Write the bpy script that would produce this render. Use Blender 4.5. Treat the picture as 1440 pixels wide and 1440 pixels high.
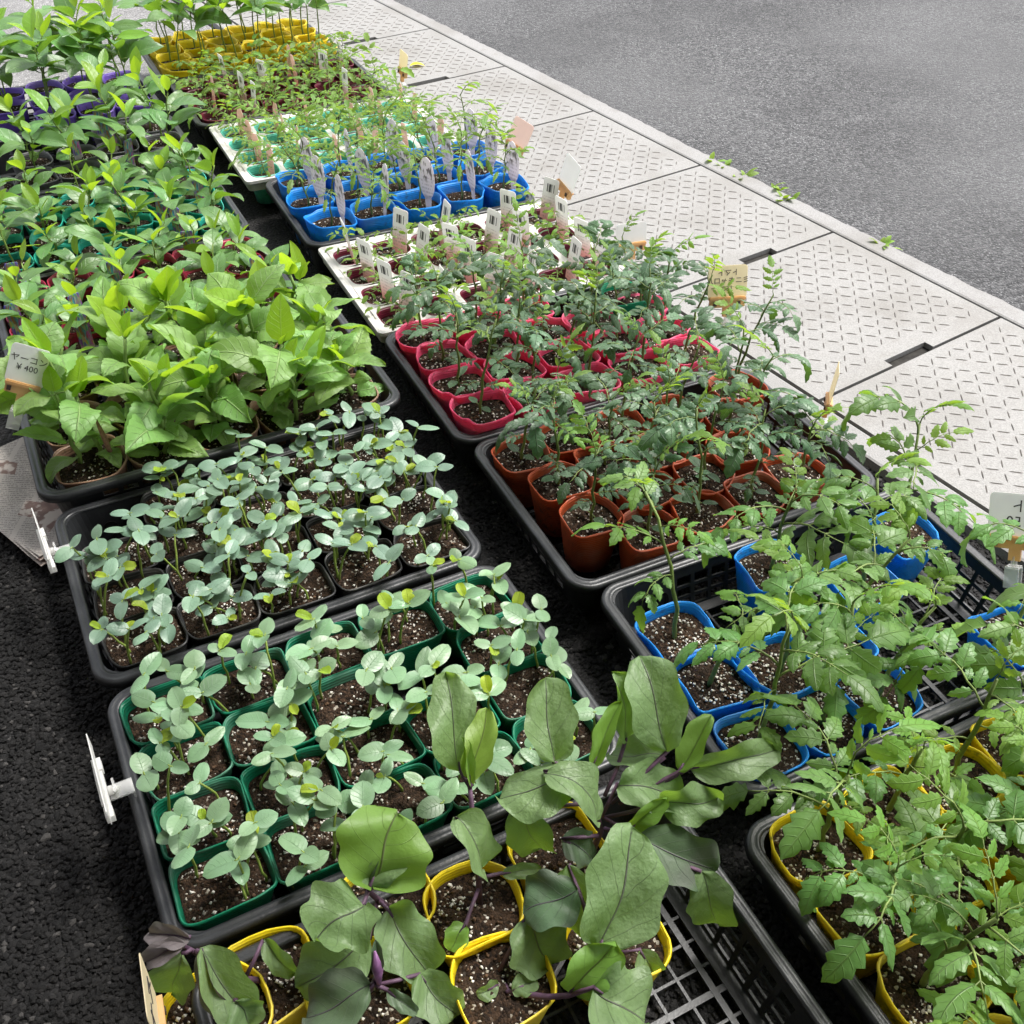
import bpy, math, random
import numpy as np
from mathutils import Vector, Matrix, Euler

for _o in list(bpy.data.objects): bpy.data.objects.remove(_o)
SC = bpy.context.scene
COL = SC.collection
R = math.radians

# ------------------------------------------------------------------ camera
CAM_H, F_PX, PITCH, ROLL = 1.089, 1434.0, R(41.6), R(0.66)
_f = Vector((0, math.cos(PITCH), -math.sin(PITCH))); _r = Vector((1, 0, 0)); _u = Vector((0, math.sin(PITCH), math.cos(PITCH)))
_r2 = _r*math.cos(ROLL) + _u*math.sin(ROLL); _u2 = -_r*math.sin(ROLL) + _u*math.cos(ROLL)
cam = bpy.data.cameras.new('camera'); camo = bpy.data.objects.new('camera', cam); COL.objects.link(camo)
camo.matrix_world = Matrix(((_r2.x, _u2.x, -_f.x, 0), (_r2.y, _u2.y, -_f.y, 0), (_r2.z, _u2.z, -_f.z, CAM_H), (0, 0, 0, 1)))
cam.sensor_width = 36; cam.lens = 36*F_PX/1440; cam.clip_start = 0.02; cam.clip_end = 400
SC.camera = camo

def P(px, py, z):                       # the point at height z seen at a pixel of the 1440 px photograph
    d = _r2*((px-720)/F_PX) - _u2*((py-720)/F_PX) + _f
    return Vector((0, 0, CAM_H)) + d*((z-CAM_H)/d.z)

# ------------------------------------------------------------------ light: bright overcast, from the street side
SUN_EL, SUN_AZ = R(63), R(38)           # azimuth from +x towards +y
W = bpy.data.worlds.new('World'); SC.world = W; W.use_nodes = True
nt = W.node_tree; nt.nodes.clear()
sky = nt.nodes.new('ShaderNodeTexSky'); sky.sky_type = 'NISHITA'; sky.sun_disc = False
sky.sun_elevation = SUN_EL; sky.sun_rotation = R(90)-SUN_AZ; sky.dust_density = 4; sky.air_density = 1.0; sky.ozone_density = 0.6
hs = nt.nodes.new('ShaderNodeHueSaturation'); hs.inputs['Saturation'].default_value = 0.30
bg = nt.nodes.new('ShaderNodeBackground'); bg.inputs[1].default_value = 0.125
wo = nt.nodes.new('ShaderNodeOutputWorld')
nt.links.new(sky.outputs[0], hs.inputs['Color']); nt.links.new(hs.outputs[0], bg.inputs[0]); nt.links.new(bg.outputs[0], wo.inputs[0])
sl = bpy.data.lights.new('sun', 'SUN'); sl.energy = 1.5; sl.angle = R(18); sl.color = (1, 0.97, 0.92)
so = bpy.data.objects.new('sun', sl); COL.objects.link(so)
_sd = Vector((math.cos(SUN_EL)*math.cos(SUN_AZ), math.cos(SUN_EL)*math.sin(SUN_AZ), math.sin(SUN_EL)))
so.rotation_euler = _sd.to_track_quat('Z', 'Y').to_euler()
SC.view_settings.view_transform = 'Standard'; SC.view_settings.look = 'None'
SC.view_settings.exposure = 1.6; SC.view_settings.gamma = 1; SC.view_settings.use_curve_mapping = False
SC.render.engine = 'CYCLES'
SC.cycles.max_bounces = 6; SC.cycles.transparent_max_bounces = 6

# ------------------------------------------------------------------ helpers
class MB:
    def __init__(s): s.v = []; s.f = []; s.uv = []; s.m = []
    def vert(s, p): s.v.append((p[0], p[1], p[2])); return len(s.v)-1
    def face(s, idx, m=0, uv=None): s.f.append(tuple(idx)); s.m.append(m); s.uv.append(uv)
    def box(s, a, b, m=0):
        x0, y0, z0 = a; x1, y1, z1 = b; n = len(s.v)
        s.v += [(x0,y0,z0),(x1,y0,z0),(x1,y1,z0),(x0,y1,z0),(x0,y0,z1),(x1,y0,z1),(x1,y1,z1),(x0,y1,z1)]
        for q in ((0,3,2,1),(4,5,6,7),(0,1,5,4),(1,2,6,5),(2,3,7,6),(3,0,4,7)): s.face([n+i for i in q], m)
    def obox(s, c, ax, ay, az, m=0):        # box from centre and half axes
        n = len(s.v); c = Vector(c); ax = Vector(ax); ay = Vector(ay); az = Vector(az)
        for sz in (-1, 1):
            for sx, sy in ((-1,-1),(1,-1),(1,1),(-1,1)): s.v.append(tuple(c+ax*sx+ay*sy+az*sz))
        for q in ((0,3,2,1),(4,5,6,7),(0,1,5,4),(1,2,6,5),(2,3,7,6),(3,0,4,7)): s.face([n+i for i in q], m)
    def tube(s, pts, rad, seg=6, m=0, cap=True):
        pts = [Vector(p) for p in pts]; N = len(pts)
        if not hasattr(rad, '__len__'): rad = [rad]*N
        n0 = len(s.v)
        for i, p in enumerate(pts):
            t = (pts[min(i+1, N-1)]-pts[max(i-1, 0)]).normalized()
            a = t.cross(Vector((0.31, 0.95, 0.05)));
            if a.length < 1e-3: a = t.cross(Vector((1, 0, 0)))
            a.normalize(); b = t.cross(a)
            for k in range(seg):
                th = 2*math.pi*k/seg; s.v.append(tuple(p+(a*math.cos(th)+b*math.sin(th))*rad[i]))
        for i in range(N-1):
            for k in range(seg):
                k2 = (k+1) % seg; s.face((n0+i*seg+k, n0+i*seg+k2, n0+(i+1)*seg+k2, n0+(i+1)*seg+k), m, ((.5,.1),(.5,.1),(.5,.1),(.5,.1)))
        if cap:
            s.face([n0+k for k in range(seg)][::-1], m); s.face([n0+(N-1)*seg+k for k in range(seg)], m)
    def mesh(s, name, mats, smooth=True):
        me = bpy.data.meshes.new(name); me.from_pydata(s.v, [], s.f)
        for mt in (mats if isinstance(mats, (list, tuple)) else [mats]): me.materials.append(mt)
        me.polygons.foreach_set('material_index', s.m)
        me.polygons.foreach_set('use_smooth', [smooth]*len(s.f))
        if any(u is not None for u in s.uv):
            lay = me.uv_layers.new(name='UVMap'); data = []
            for f, u in zip(s.f, s.uv):
                if u is None: u = ((.5, .1),)*len(f)
                for q in u: data += [q[0], q[1]]
            lay.data.foreach_set('uv', data)
        me.update(); return me

def ob(name, me, parent=None, loc=None, rot=None, scale=None, mat=None):
    o = bpy.data.objects.new(name, me); COL.objects.link(o)
    if parent: o.parent = parent
    if mat is not None: o.matrix_local = mat
    if loc is not None: o.location = loc
    if rot is not None: o.rotation_euler = rot
    if scale is not None: o.scale = (scale,)*3 if not hasattr(scale, '__len__') else scale
    return o
def tag(o, label, cat, group=None):
    o['label'] = label; o['category'] = cat
    if group: o['group'] = group
    return o
def thing(name, label, cat, loc=(0,0,0), rz=0, group=None):
    o = ob(name, None, loc=loc, rot=(0, 0, rz)); o.empty_display_size = 0.02
    return tag(o, label, cat, group)
def struct(o): o['kind'] = 'structure'; return o
def stuff(o): o['kind'] = 'stuff'; return o

# ------------------------------------------------------------------ materials
class N:                                 # tiny node wrapper
    def __init__(s, name):
        s.mat = bpy.data.materials.new(name); s.mat.use_nodes = True; s.t = s.mat.node_tree; s.t.nodes.clear()
        s.out = s.t.nodes.new('ShaderNodeOutputMaterial')
    def n(s, typ, ins=None, **kw):
        nd = s.t.nodes.new('ShaderNode'+typ)
        for k, v in kw.items(): setattr(nd, k, v)
        for k, v in (ins or {}).items():
            if hasattr(v, 'is_output'): s.t.links.new(v, nd.inputs[k])
            else: nd.inputs[k].default_value = v
        return nd
    def math(s, op, a, b=None, c=None):
        ins = {0: a}
        if b is not None: ins[1] = b
        if c is not None: ins[2] = c
        return s.n('Math', ins, operation=op).outputs[0]
    def smooth(s, x, a, b, lo=0.0, hi=1.0):
        return s.n('MapRange', {0: x, 1: a, 2: b, 3: lo, 4: hi}, interpolation_type='SMOOTHSTEP').outputs[0]
    def mix(s, fac, a, b, mode='MIX'):
        nd = s.n('Mix', data_type='RGBA', blend_type=mode)
        for k, v in ((0, fac), (6, a), (7, b)):
            if hasattr(v, 'is_output'): s.t.links.new(v, nd.inputs[k])
            else: nd.inputs[k].default_value = v
        return nd.outputs[2]
    def surf(s, sh): s.t.links.new(sh, s.out.inputs[0]); return s.mat
def c4(c): return (c[0], c[1], c[2], 1)

def plain(name, col, rough=.5, spec=.5, var=.12, scale=60, bump=0.0, bscale=200, trans=0.0, metal=0):
    m = N(name); tc = m.n('TexCoord').outputs['Object']
    nz = m.n('TexNoise', {'Vector': tc, 'Scale': scale, 'Detail': 4.0}).outputs[0]
    c = m.mix(m.smooth(nz, .3, .7), c4([k*(1-var) for k in col]), c4([min(1, k*(1+var)) for k in col]))
    p = m.n('BsdfPrincipled', {'Base Color': c, 'Roughness': rough, 'Specular IOR Level': spec, 'Metallic': metal})
    if bump:
        b = m.n('TexNoise', {'Vector': tc, 'Scale': bscale, 'Detail': 3.0}).outputs[0]
        m.t.links.new(m.n('Bump', {'Height': b, 'Strength': bump, 'Distance': .002}).outputs[0], p.inputs['Normal'])
    if trans:
        tr = m.n('BsdfTranslucent', {'Color': c4([min(1, k*1.3) for k in col])})
        return m.surf(m.n('MixShader', {0: trans, 1: p.outputs[0], 2: tr.outputs[0]}).outputs[0])
    return m.surf(p.outputs[0])

def leaf_mat(name, base, vein, va=.5, rough=.5, tr=.3, tcol=None, NV=7, k=1.2, spec=.4, bump=.5, var=.25, vw=.09, back=None, hue=.03, patch=None, sheen=0.0, mid=.035, side=.7, crinkle=1.0, bdist=.0012):
    m = N(name)
    uv = m.n('UVMap', uv_map='UVMap').outputs[0]; sp = m.n('SeparateXYZ', {0: uv})
    u = m.math('MULTIPLY', m.math('ABSOLUTE', m.math('SUBTRACT', sp.outputs[0], .5)), 2.0); v = sp.outputs[1]
    tc = m.n('TexCoord').outputs['Object']
    nz = m.n('TexNoise', {'Vector': tc, 'Scale': 55.0, 'Detail': 4.0}).outputs[0]
    midm = m.smooth(u, mid*2, 0.0)
    ph = m.math('FRACT', m.math('ADD', m.math('SUBTRACT', m.math('MULTIPLY', v, NV), m.math('MULTIPLY', u, k)), m.math('MULTIPLY', m.n('TexNoise', {'Vector': tc, 'Scale': 28.0, 'Detail': 2.0}).outputs[0], .7)))
    dist = m.math('ABSOLUTE', m.math('SUBTRACT', ph, .5))
    side_ = m.math('MULTIPLY', m.smooth(dist, vw, 0.0), m.math('SUBTRACT', 1.0, m.math('MULTIPLY', u, .75)))
    vm = m.math('MAXIMUM', midm, m.math('MULTIPLY', side_, side))
    fac = m.math('MULTIPLY', vm, va)
    rnd = m.n('ObjectInfo').outputs['Random']
    val = m.math('ADD', m.math('MULTIPLY', rnd, var*2), 1-var)
    hv = m.n('HueSaturation', {'Hue': m.math('ADD', m.math('MULTIPLY', m.math('FRACT', m.math('MULTIPLY', rnd, 7.3)), hue), .5-hue/2), 'Value': val, 'Color': c4(base)}).outputs[0]
    c = m.mix(m.smooth(nz, .25, .75), m.mix(.12, hv, (0, 0, 0, 1)), hv)
    if patch:
        pz = m.n('TexNoise', {'Vector': tc, 'Scale': 22.0, 'Detail': 1.0}).outputs[0]
        c = m.mix(m.math('MULTIPLY', m.smooth(pz, .5, .7), .55), c, c4(patch))
    if back:
        gm = m.n('NewGeometry').outputs['Backfacing']; c = m.mix(m.math('MULTIPLY', gm, .8), c, c4(back))
    c = m.mix(fac, c, c4(vein))
    p = m.n('BsdfPrincipled', {'Base Color': c, 'Roughness': rough, 'Specular IOR Level': spec, 'Sheen Weight': sheen, 'Sheen Roughness': .4})
    fine = m.n('TexNoise', {'Vector': tc, 'Scale': 300.0, 'Detail': 2.0}).outputs[0]
    hgt = m.math('ADD', m.math('MULTIPLY', vm, -1.0), m.math('ADD', m.math('MULTIPLY', fine, .3), m.math('MULTIPLY', nz, crinkle)))
    m.t.links.new(m.n('Bump', {'Height': hgt, 'Strength': bump, 'Distance': bdist}).outputs[0], p.inputs['Normal'])
    tcol = tcol or (min(1, base[0]*2.2), min(1, base[1]*1.9), base[2]*.5)
    t = m.n('BsdfTranslucent', {'Color': m.mix(m.math('MULTIPLY', fac, .6), c4(tcol), c4(vein))})
    return m.surf(m.n('MixShader', {0: tr, 1: p.outputs[0], 2: t.outputs[0]}).outputs[0])

def pot_mat(name, col, rough=.42, trans=.12):
    m = N(name); tc = m.n('TexCoord').outputs['Object']; z = m.n('SeparateXYZ', {0: tc}).outputs[2]
    nz = m.n('TexNoise', {'Vector': tc, 'Scale': 40.0, 'Detail': 5.0}).outputs[0]
    c = m.mix(m.smooth(nz, .35, .75), c4(col), c4([k*.82 for k in col]))
    dirt = m.n('TexNoise', {'Vector': tc, 'Scale': 130.0, 'Detail': 6.0}).outputs[0]
    low = m.n('TexNoise', {'Vector': m.n('VectorMath', {0: tc, 1: m.n('ObjectInfo').outputs['Location']}, operation='ADD').outputs[0], 'Scale': 14.0, 'Detail': 3.0}).outputs[0]
    c = m.mix(m.math('MULTIPLY', m.smooth(dirt, .52, .72, 0, .75), m.smooth(low, .45, .62)), c, (.05, .035, .022, 1)); c = m.mix(m.smooth(low, .3, .5, .18, 0), c, (.5, .48, .45, 1))
    p = m.n('BsdfPrincipled', {'Base Color': c, 'Roughness': rough, 'Specular IOR Level': .45})
    ring = m.math('SINE', m.math('MULTIPLY', z, 2*math.pi/.0042))
    m.t.links.new(m.n('Bump', {'Height': ring, 'Strength': .45, 'Distance': .0006}).outputs[0], p.inputs['Normal'])
    t = m.n('BsdfTranslucent', {'Color': c4(col)})
    return m.surf(m.n('MixShader', {0: trans, 1: p.outputs[0], 2: t.outputs[0]}).outputs[0])

def asphalt(name, base, light, bump=.6, sc=1.0, rough=.85):
    m = N(name); tc = m.n('TexCoord').outputs['Object']
    vo = m.n('TexVoronoi', {'Vector': tc, 'Scale': 150.0*sc}); vd = vo.outputs['Distance']
    v2 = m.n('TexVoronoi', {'Vector': tc, 'Scale': 330.0*sc})
    nz = m.n('TexNoise', {'Vector': tc, 'Scale': 2.2, 'Detail': 6.0}).outputs[0]
    g = m.n('SeparateColor', {0: vo.outputs['Color']}).outputs[0]
    g2 = m.n('SeparateColor', {0: v2.outputs['Color']}).outputs[1]
    c = m.mix(m.smooth(g, .2, 1.0), c4(base), c4(light))
    c = m.mix(m.smooth(g2, .93, .97, 0, .7), c, c4([min(1, k*2.6+.02) for k in light]))
    c = m.mix(m.smooth(nz, .35, .7, 0, .45), c, c4([k*.6 for k in base]))
    wr_ = m.n('TexNoise', {'Vector': tc, 'Scale': .9, 'Detail': 3.0}).outputs[0]; c = m.mix(m.smooth(wr_, .42, .62, 0, .35), c, c4([k*1.15 for k in light]))
    ck = m.n('TexVoronoi', {'Vector': m.n('VectorMath', {0: tc, 1: m.n('VectorMath', {0: m.n('TexNoise', {'Vector': tc, 'Scale': 6.0, 'Detail': 4.0}).outputs['Color'], 1: (.25, .25, .25)}, operation='MULTIPLY').outputs[0]}, operation='ADD').outputs[0], 'Scale': .45}, feature='DISTANCE_TO_EDGE').outputs['Distance']; c = m.mix(m.smooth(ck, .003, .001, 0, .12), c, c4([k*.3 for k in base]))
    p = m.n('BsdfPrincipled', {'Base Color': c, 'Roughness': rough, 'Specular IOR Level': .4})
    h = m.math('SUBTRACT', m.math('MULTIPLY', m.smooth(g, 0, 1), .6), m.math('MULTIPLY', vd, 1.0))
    m.t.links.new(m.n('Bump', {'Height': h, 'Strength': bump, 'Distance': .006}).outputs[0], p.inputs['Normal'])
    return m.surf(p.outputs[0])

def concrete(name, col, spot=.25, bump=.3, rough=.8, scale=1.0):
    m = N(name); tc = m.n('TexCoord').outputs['Object']
    a = m.n('TexNoise', {'Vector': tc, 'Scale': 420.0*scale, 'Detail': 3.0}).outputs[0]
    b = m.n('TexNoise', {'Vector': tc, 'Scale': 5.0, 'Detail': 6.0}).outputs[0]
    d = m.n('TexNoise', {'Vector': tc, 'Scale': 38.0, 'Detail': 5.0}).outputs[0]
    c = m.mix(m.smooth(a, .3, .7), c4([k*(1-spot) for k in col]), c4([min(1, k*(1+spot)) for k in col]))
    c = m.mix(m.smooth(b, .42, .72, 0, .5), c, c4([col[0]*.66, col[1]*.63, col[2]*.58]))
    st = m.n('TexNoise', {'Vector': tc, 'Scale': 1.7, 'Detail': 8.0, 'Roughness': .7}).outputs[0]
    c = m.mix(m.smooth(st, .55, .72, 0, .45), c, c4([col[0]*.55, col[1]*.5, col[2]*.44]))
    c = m.mix(m.smooth(d, .55, .8, 0, .35), c, c4((col[0]*.62, col[1]*.56, col[2]*.5)))
    p = m.n('BsdfPrincipled', {'Base Color': c, 'Roughness': rough, 'Specular IOR Level': .35})
    m.t.links.new(m.n('Bump', {'Height': a, 'Strength': bump, 'Distance': .002}).outputs[0], p.inputs['Normal'])
    return m.surf(p.outputs[0])

def soil_mat():
    m = N('potting_soil'); tc = m.n('TexCoord').outputs['Object']
    v = m.n('TexVoronoi', {'Vector': tc, 'Scale': 330.0}); g = m.n('SeparateColor', {0: v.outputs['Color']}).outputs[0]
    g3 = m.n('SeparateColor', {0: v.outputs['Color']}).outputs[2]
    c = m.mix(m.smooth(g, .1, .95), (.010, .006, .004, 1), (.052, .030, .018, 1))
    c = m.mix(m.smooth(g3, .93, .96), c, (.42, .38, .32, 1))
    loc = m.n('VectorMath', {0: tc, 1: m.n('ObjectInfo').outputs['Location']}, operation='ADD').outputs[0]; rw = m.n('ObjectInfo').outputs['Random']
    wet = m.n('TexNoise', {'Vector': tc, 'Scale': 30.0, 'Detail': 3.0, 'W': m.math('MULTIPLY', rw, 20.0)}, noise_dimensions='4D').outputs[0]
    c = m.mix(m.smooth(wet, .45, .66, 0, .4), c, (.070, .046, .030, 1)); c = m.mix(m.math('MULTIPLY', rw, .45), c, (.009, .006, .0045, 1))
    p = m.n('BsdfPrincipled', {'Base Color': c, 'Roughness': .95, 'Specular IOR Level': .2})
    h = m.math('SUBTRACT', g, v.outputs['Distance'])
    m.t.links.new(m.n('Bump', {'Height': h, 'Strength': .8, 'Distance': .003}).outputs[0], p.inputs['Normal'])
    return m.surf(p.outputs[0])

def label_mat(name, base, base2, kind):
    # printed plant label: UV (0..1, 0..1): barcode block and lines of small print
    m = N(name); uv = m.n('UVMap', uv_map='UVMap').outputs[0]; s = m.n('SeparateXYZ', {0: uv}); u, v = s.outputs[0], s.outputs[1]
    def band(x, a, b): return m.math('MULTIPLY', m.math('GREATER_THAN', x, a), m.math('LESS_THAN', x, b))
    c = m.mix(m.smooth(v, .25, .75), c4(base), c4(base2))
    rowf = m.math('FRACT', m.math('MULTIPLY', v, 17.0))
    nz = m.n('TexNoise', {'Vector': m.n('CombineXYZ', {0: m.math('MULTIPLY', u, 22.0), 1: m.math('MULTIPLY', m.math('FLOOR', m.math('MULTIPLY', v, 17.0)), 3.7)}).outputs[0], 'Scale': 1.0, 'Detail': 1.0}).outputs[0]
    ink = m.math('MULTIPLY', m.math('MULTIPLY', band(rowf, .3, .75), m.math('GREATER_THAN', nz, .5)), m.math('MULTIPLY', band(u, .14, .86), band(v, .3, .68)))
    c = m.mix(m.math('MULTIPLY', ink, .4), c, (.2, .17, .19, 1))
    if kind == 'bar':
        wn = m.n('TexWhiteNoise', {'W': m.math('FLOOR', m.math('MULTIPLY', u, 34.0))}, noise_dimensions='1D').outputs[0]
        bar = m.math('MULTIPLY', m.math('MULTIPLY', band(u, .25, .75), band(v, .76, .9)), m.math('GREATER_THAN', wn, .4))
        c = m.mix(m.math('MULTIPLY', bar, .9), c, (.03, .03, .035, 1))
    elif kind == 'photo':
        ph = m.n('TexNoise', {'Vector': uv, 'Scale': 7.0, 'Detail': 3.0}).outputs[0]
        c = m.mix(m.math('MULTIPLY', m.smooth(ph, .54, .60, 0, .8), m.smooth(v, .55, .7)), c, (.16, .13, .13, 1))
    elif kind == 'colour':
        ph = m.n('TexVoronoi', {'Vector': uv, 'Scale': 9.0}).outputs['Color']
        c = m.mix(m.smooth(v, .35, .4, 0, .75), c, m.n('HueSaturation', {'Saturation': 1.1, 'Value': .7, 'Color': ph}).outputs[0])
    p = m.n('BsdfPrincipled', {'Base Color': c, 'Roughness': .3, 'Specular IOR Level': .5})
    t = m.n('BsdfTranslucent', {'Color': c})
    return m.surf(m.n('MixShader', {0: .5, 1: p.outputs[0], 2: t.outputs[0]}).outputs[0])

def clear_mat(name, col, alpha=.5, rough=.15):
    m = N(name)
    p = m.n('BsdfPrincipled', {'Base Color': c4(col), 'Roughness': rough, 'Specular IOR Level': .7})
    t = m.n('BsdfTransparent', {'Color': (1, 1, 1, 1)})
    return m.surf(m.n('MixShader', {0: alpha, 1: t.outputs[0], 2: p.outputs[0]}).outputs[0])

def news_mat():
    m = N('newsprint'); tc = m.n('TexCoord').outputs['Object']; s = m.n('SeparateXYZ', {0: tc}); x, y = s.outputs[0], s.outputs[1]
    row = m.math('FRACT', m.math('MULTIPLY', y, 230.0)); colf = m.math('FRACT', m.math('MULTIPLY', x, 14.0))
    nz = m.n('TexNoise', {'Vector': m.n('Mapping', {0: tc, 3: (500, 230, 1)}).outputs[0], 'Scale': 1.0}).outputs[0]
    ink = m.math('MULTIPLY', m.math('MULTIPLY', m.math('GREATER_THAN', row, .45), m.math('GREATER_THAN', nz, .47)), m.math('GREATER_THAN', colf, .12))
    ph = m.n('TexVoronoi', {'Vector': tc, 'Scale': 16.0}).outputs['Color']; pg = m.n('SeparateColor', {0: ph}).outputs[0]
    isph = m.math('GREATER_THAN', pg, .72)
    blob = m.n('TexNoise', {'Vector': tc, 'Scale': 45.0, 'Detail': 3.0}).outputs[0]
    c = m.mix(m.math('MULTIPLY', ink, .6), (.50, .46, .42, 1), (.12, .11, .11, 1))
    c = m.mix(isph, c, m.mix(m.smooth(blob, .45, .55), (.55, .49, .44, 1), (.22, .15, .13, 1)))
    p = m.n('BsdfPrincipled', {'Base Color': c, 'Roughness': .8, 'Specular IOR Level': .2})
    return m.surf(p.outputs[0])

M = {}
M['tray'] = plain('black_tray_plastic', (.020, .021, .023), .38, .5, .25, 30, .15, 300)
M['white'] = plain('white_tray_plastic', (.50, .485, .46), .45, .4, .08, 40, .1, 200)
M['soil'] = soil_mat()
M['perlite'] = plain('perlite', (.66, .63, .58), .9, .2, .2, 500)
M['grit'] = plain('soil_grit', (.085, .050, .030), .95, .2, .5, 300)
for k_, c_ in dict(green=(.005,.20,.105), black=(.012,.012,.013), brown=(.50,.090,.028), blue=(.012,.33,.93), pink=(.97,.13,.29), yellow=(.95,.74,.015),
                   maroon=(.17,.010,.036), mint=(.14,.66,.52), teal=(.03,.50,.40), crimson=(.48,.025,.08), grey=(.10,.10,.105), purple=(.22,.12,.60), tan=(.36,.21,.14), emerald=(.0,.36,.17)).items():
    M['pot_'+k_] = pot_mat('pot_'+k_, c_, .42, .04 if k_ in ('black', 'grey') else .38 if k_ == 'pink' else .24)
M['coty'] = leaf_mat('cotyledon_leaf', (.140, .238, .158), (.065, .130, .080), .40, .40, .16, (.40, .55, .22), 6, 1.6, .6, .5, .24, .08, hue=.035, sheen=.08, mid=.02, patch=(.24, .36, .24))
M['coty2'] = leaf_mat('pale_cotyledon_leaf', (.165, .285, .145), (.08, .165, .07), .40, .40, .16, (.42, .58, .20), 6, 1.6, .6, .5, .24, .08, hue=.035, sheen=.08, mid=.02, patch=(.24, .36, .24))
M['true'] = leaf_mat('young_true_leaf', (.27, .38, .03), (.22, .34, .02), .45, .5, .35, (.65, .75, .03), 6, 1.4, .4, .8, .2)
M['cstem'] = plain('cucumber_stem', (.25, .34, .07), .5, .4, .2, 40, trans=.2)
M['tom'] = leaf_mat('tomato_leaf', (.100, .205, .050), (.18, .29, .08), .5, .42, .32, (.34, .58, .045), 6, 1.3, .48, .9, .3, sheen=.04)
M['tomd'] = leaf_mat('dark_tomato_leaf', (.075, .150, .070), (.15, .23, .12), .45, .42, .22, (.14, .30, .03), 6, 1.3, .5, 1.0, .35, sheen=.12)
M['tomy'] = leaf_mat('light_tomato_leaf', (.13, .25, .040), (.22, .34, .06), .5, .5, .35, (.42, .64, .05), 6, 1.3, .4, .9, .25)
M['tstem'] = plain('tomato_stem', (.16, .22, .06), .55, .4, .3, 30, .2, 400, trans=.1)
M['pep'] = leaf_mat('pepper_leaf', (.095, .205, .055), (.18, .31, .09), .45, .38, .26, (.28, .52, .03), 6, 1.1, .5, .7, .28)
M['pepy'] = leaf_mat('young_pepper_leaf', (.15, .29, .03), (.28, .44, .06), .4, .4, .35, (.50, .74, .03), 6, 1.1, .45, .6, .2)
M['pstem'] = plain('pepper_stem', (.17, .25, .05), .5, .4, .25, 40, trans=.15)
M['yac'] = leaf_mat('yacon_leaf', (.185, .335, .085), (.36, .50, .20), .7, .45, .34, (.40, .66, .05), 8, 1.5, .45, 1.3, .22, vw=.07, sheen=.04)
M['yacy'] = leaf_mat('bright_yacon_leaf', (.20, .37, .03), (.40, .56, .12), .65, .45, .4, (.50, .74, .03), 8, 1.5, .4, .9, .15, vw=.07)
M['ystem'] = plain('yacon_stem', (.22, .33, .09), .55, .4, .2, 40, trans=.15)
M['egg'] = leaf_mat('eggplant_leaf', (.135, .262, .072), (.105, .055, .105), .75, .45, .32, (.34, .58, .05), 4.5, 1.9, .4, .9, .22, vw=.022, hue=.03, patch=(.115, .175, .095), back=(.15, .22, .10), sheen=.04, mid=.016, side=.6, crinkle=1.6, bdist=.0024)
M['eggy'] = leaf_mat('young_eggplant_leaf', (.15, .265, .045), (.09, .03, .06), .65, .45, .33, (.30, .48, .03), 5.5, 1.9, .4, .9, .15, vw=.03, mid=.018, side=.5)
M['eggd'] = leaf_mat('dusky_eggplant_leaf', (.065, .110, .055), (.075, .03, .085), .75, .5, .2, (.12, .2, .03), 5, 1.9, .4, .9, .2, vw=.03, patch=(.09, .09, .085), sheen=.08, mid=.018, side=.5)
M['eggp'] = leaf_mat('purplish_eggplant_leaf', (.15, .13, .13), (.13, .05, .13), .8, .5, .2, (.2, .16, .1), 5, 1.9, .4, .9, .2, vw=.04, patch=(.12, .17, .09), mid=.03, side=.6)
M['estem'] = plain('eggplant_stem', (.085, .045, .075), .55, .35, .3, 60, .2, 400)
M['ebud'] = plain('purple_bud', (.20, .09, .20), .5, .4, .35, 90)
M['lab_bar'] = label_mat('barcode_label', (.80, .52, .50), (.80, .80, .78), 'bar')
M['lab_pink'] = label_mat('pink_label', (.82, .50, .44), (.84, .64, .58), 'text')
M['lab_photo'] = label_mat('photo_label', (.78, .72, .76), (.80, .76, .80), 'photo')
M['lab_col'] = label_mat('colour_label', (.62, .60, .58), (.6, .58, .56), 'colour')
M['card'] = plain('cream_card', (.82, .72, .54), .35, .5, .05, 20, trans=.5)
M['cardw'] = plain('white_card', (.80, .79, .76), .35, .5, .05, 20, trans=.45)
M['cardp'] = plain('pink_card', (.92, .68, .63), .35, .5, .06, 20, trans=.5)
M['clip'] = plain('yellowed_clip', (.74, .50, .24), .4, .5, .15, 30, trans=.4)
M['clear'] = clear_mat('clear_clip_plastic', (.75, .75, .73), .38)
M['ink'] = plain('ink', (.05, .045, .045), .7, .2, .1)
M['pad0'] = plain('digit_recess_shade', (.004, .004, .004), .7, .2)  # shade of cut-out digits put into the colour of raised ones
M['pad'] = plain('dark_hinge', (.05, .03, .02), .6)
M['asphalt'] = asphalt('forecourt_asphalt', (.008, .0076, .0076), (.020, .0192, .019), .8, 1.1)
M['road'] = asphalt('road_asphalt', (.034, .034, .036), (.112, .112, .114), .7, 1.15)
M['stone'] = asphalt('aggregate', (.012, .011, .011), (.034, .032, .031), .25, 1.0, .6)
M['kerb'] = concrete('kerb_concrete', (.235, .231, .225), .18, .3)
M['plate'] = concrete('steel_cover_plate', (.222, .217, .207), .18, .3, .6)
M['tread'] = plain('tread_shade_and_dirt', (.10, .09, .08), .6, .4, .3, 90)  # dark colour stands for shade and dirt along the thin ridges
M['dark'] = plain('gutter_dirt_and_shade', (.03, .028, .025), .9, .2, .3)  # dark tone covers joint dirt and the shade of the trench below
M['news'] = news_mat()
M['wall'] = concrete('shop_wall', (.30, .28, .26), .1, .2)
M['awn'] = plain('shade_awning_canvas', (.10, .105, .11), .8, .2, .1)
M['weed'] = leaf_mat('weed_leaf', (.16, .28, .03), (.25, .36, .05), .3, .5, .3)
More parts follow.
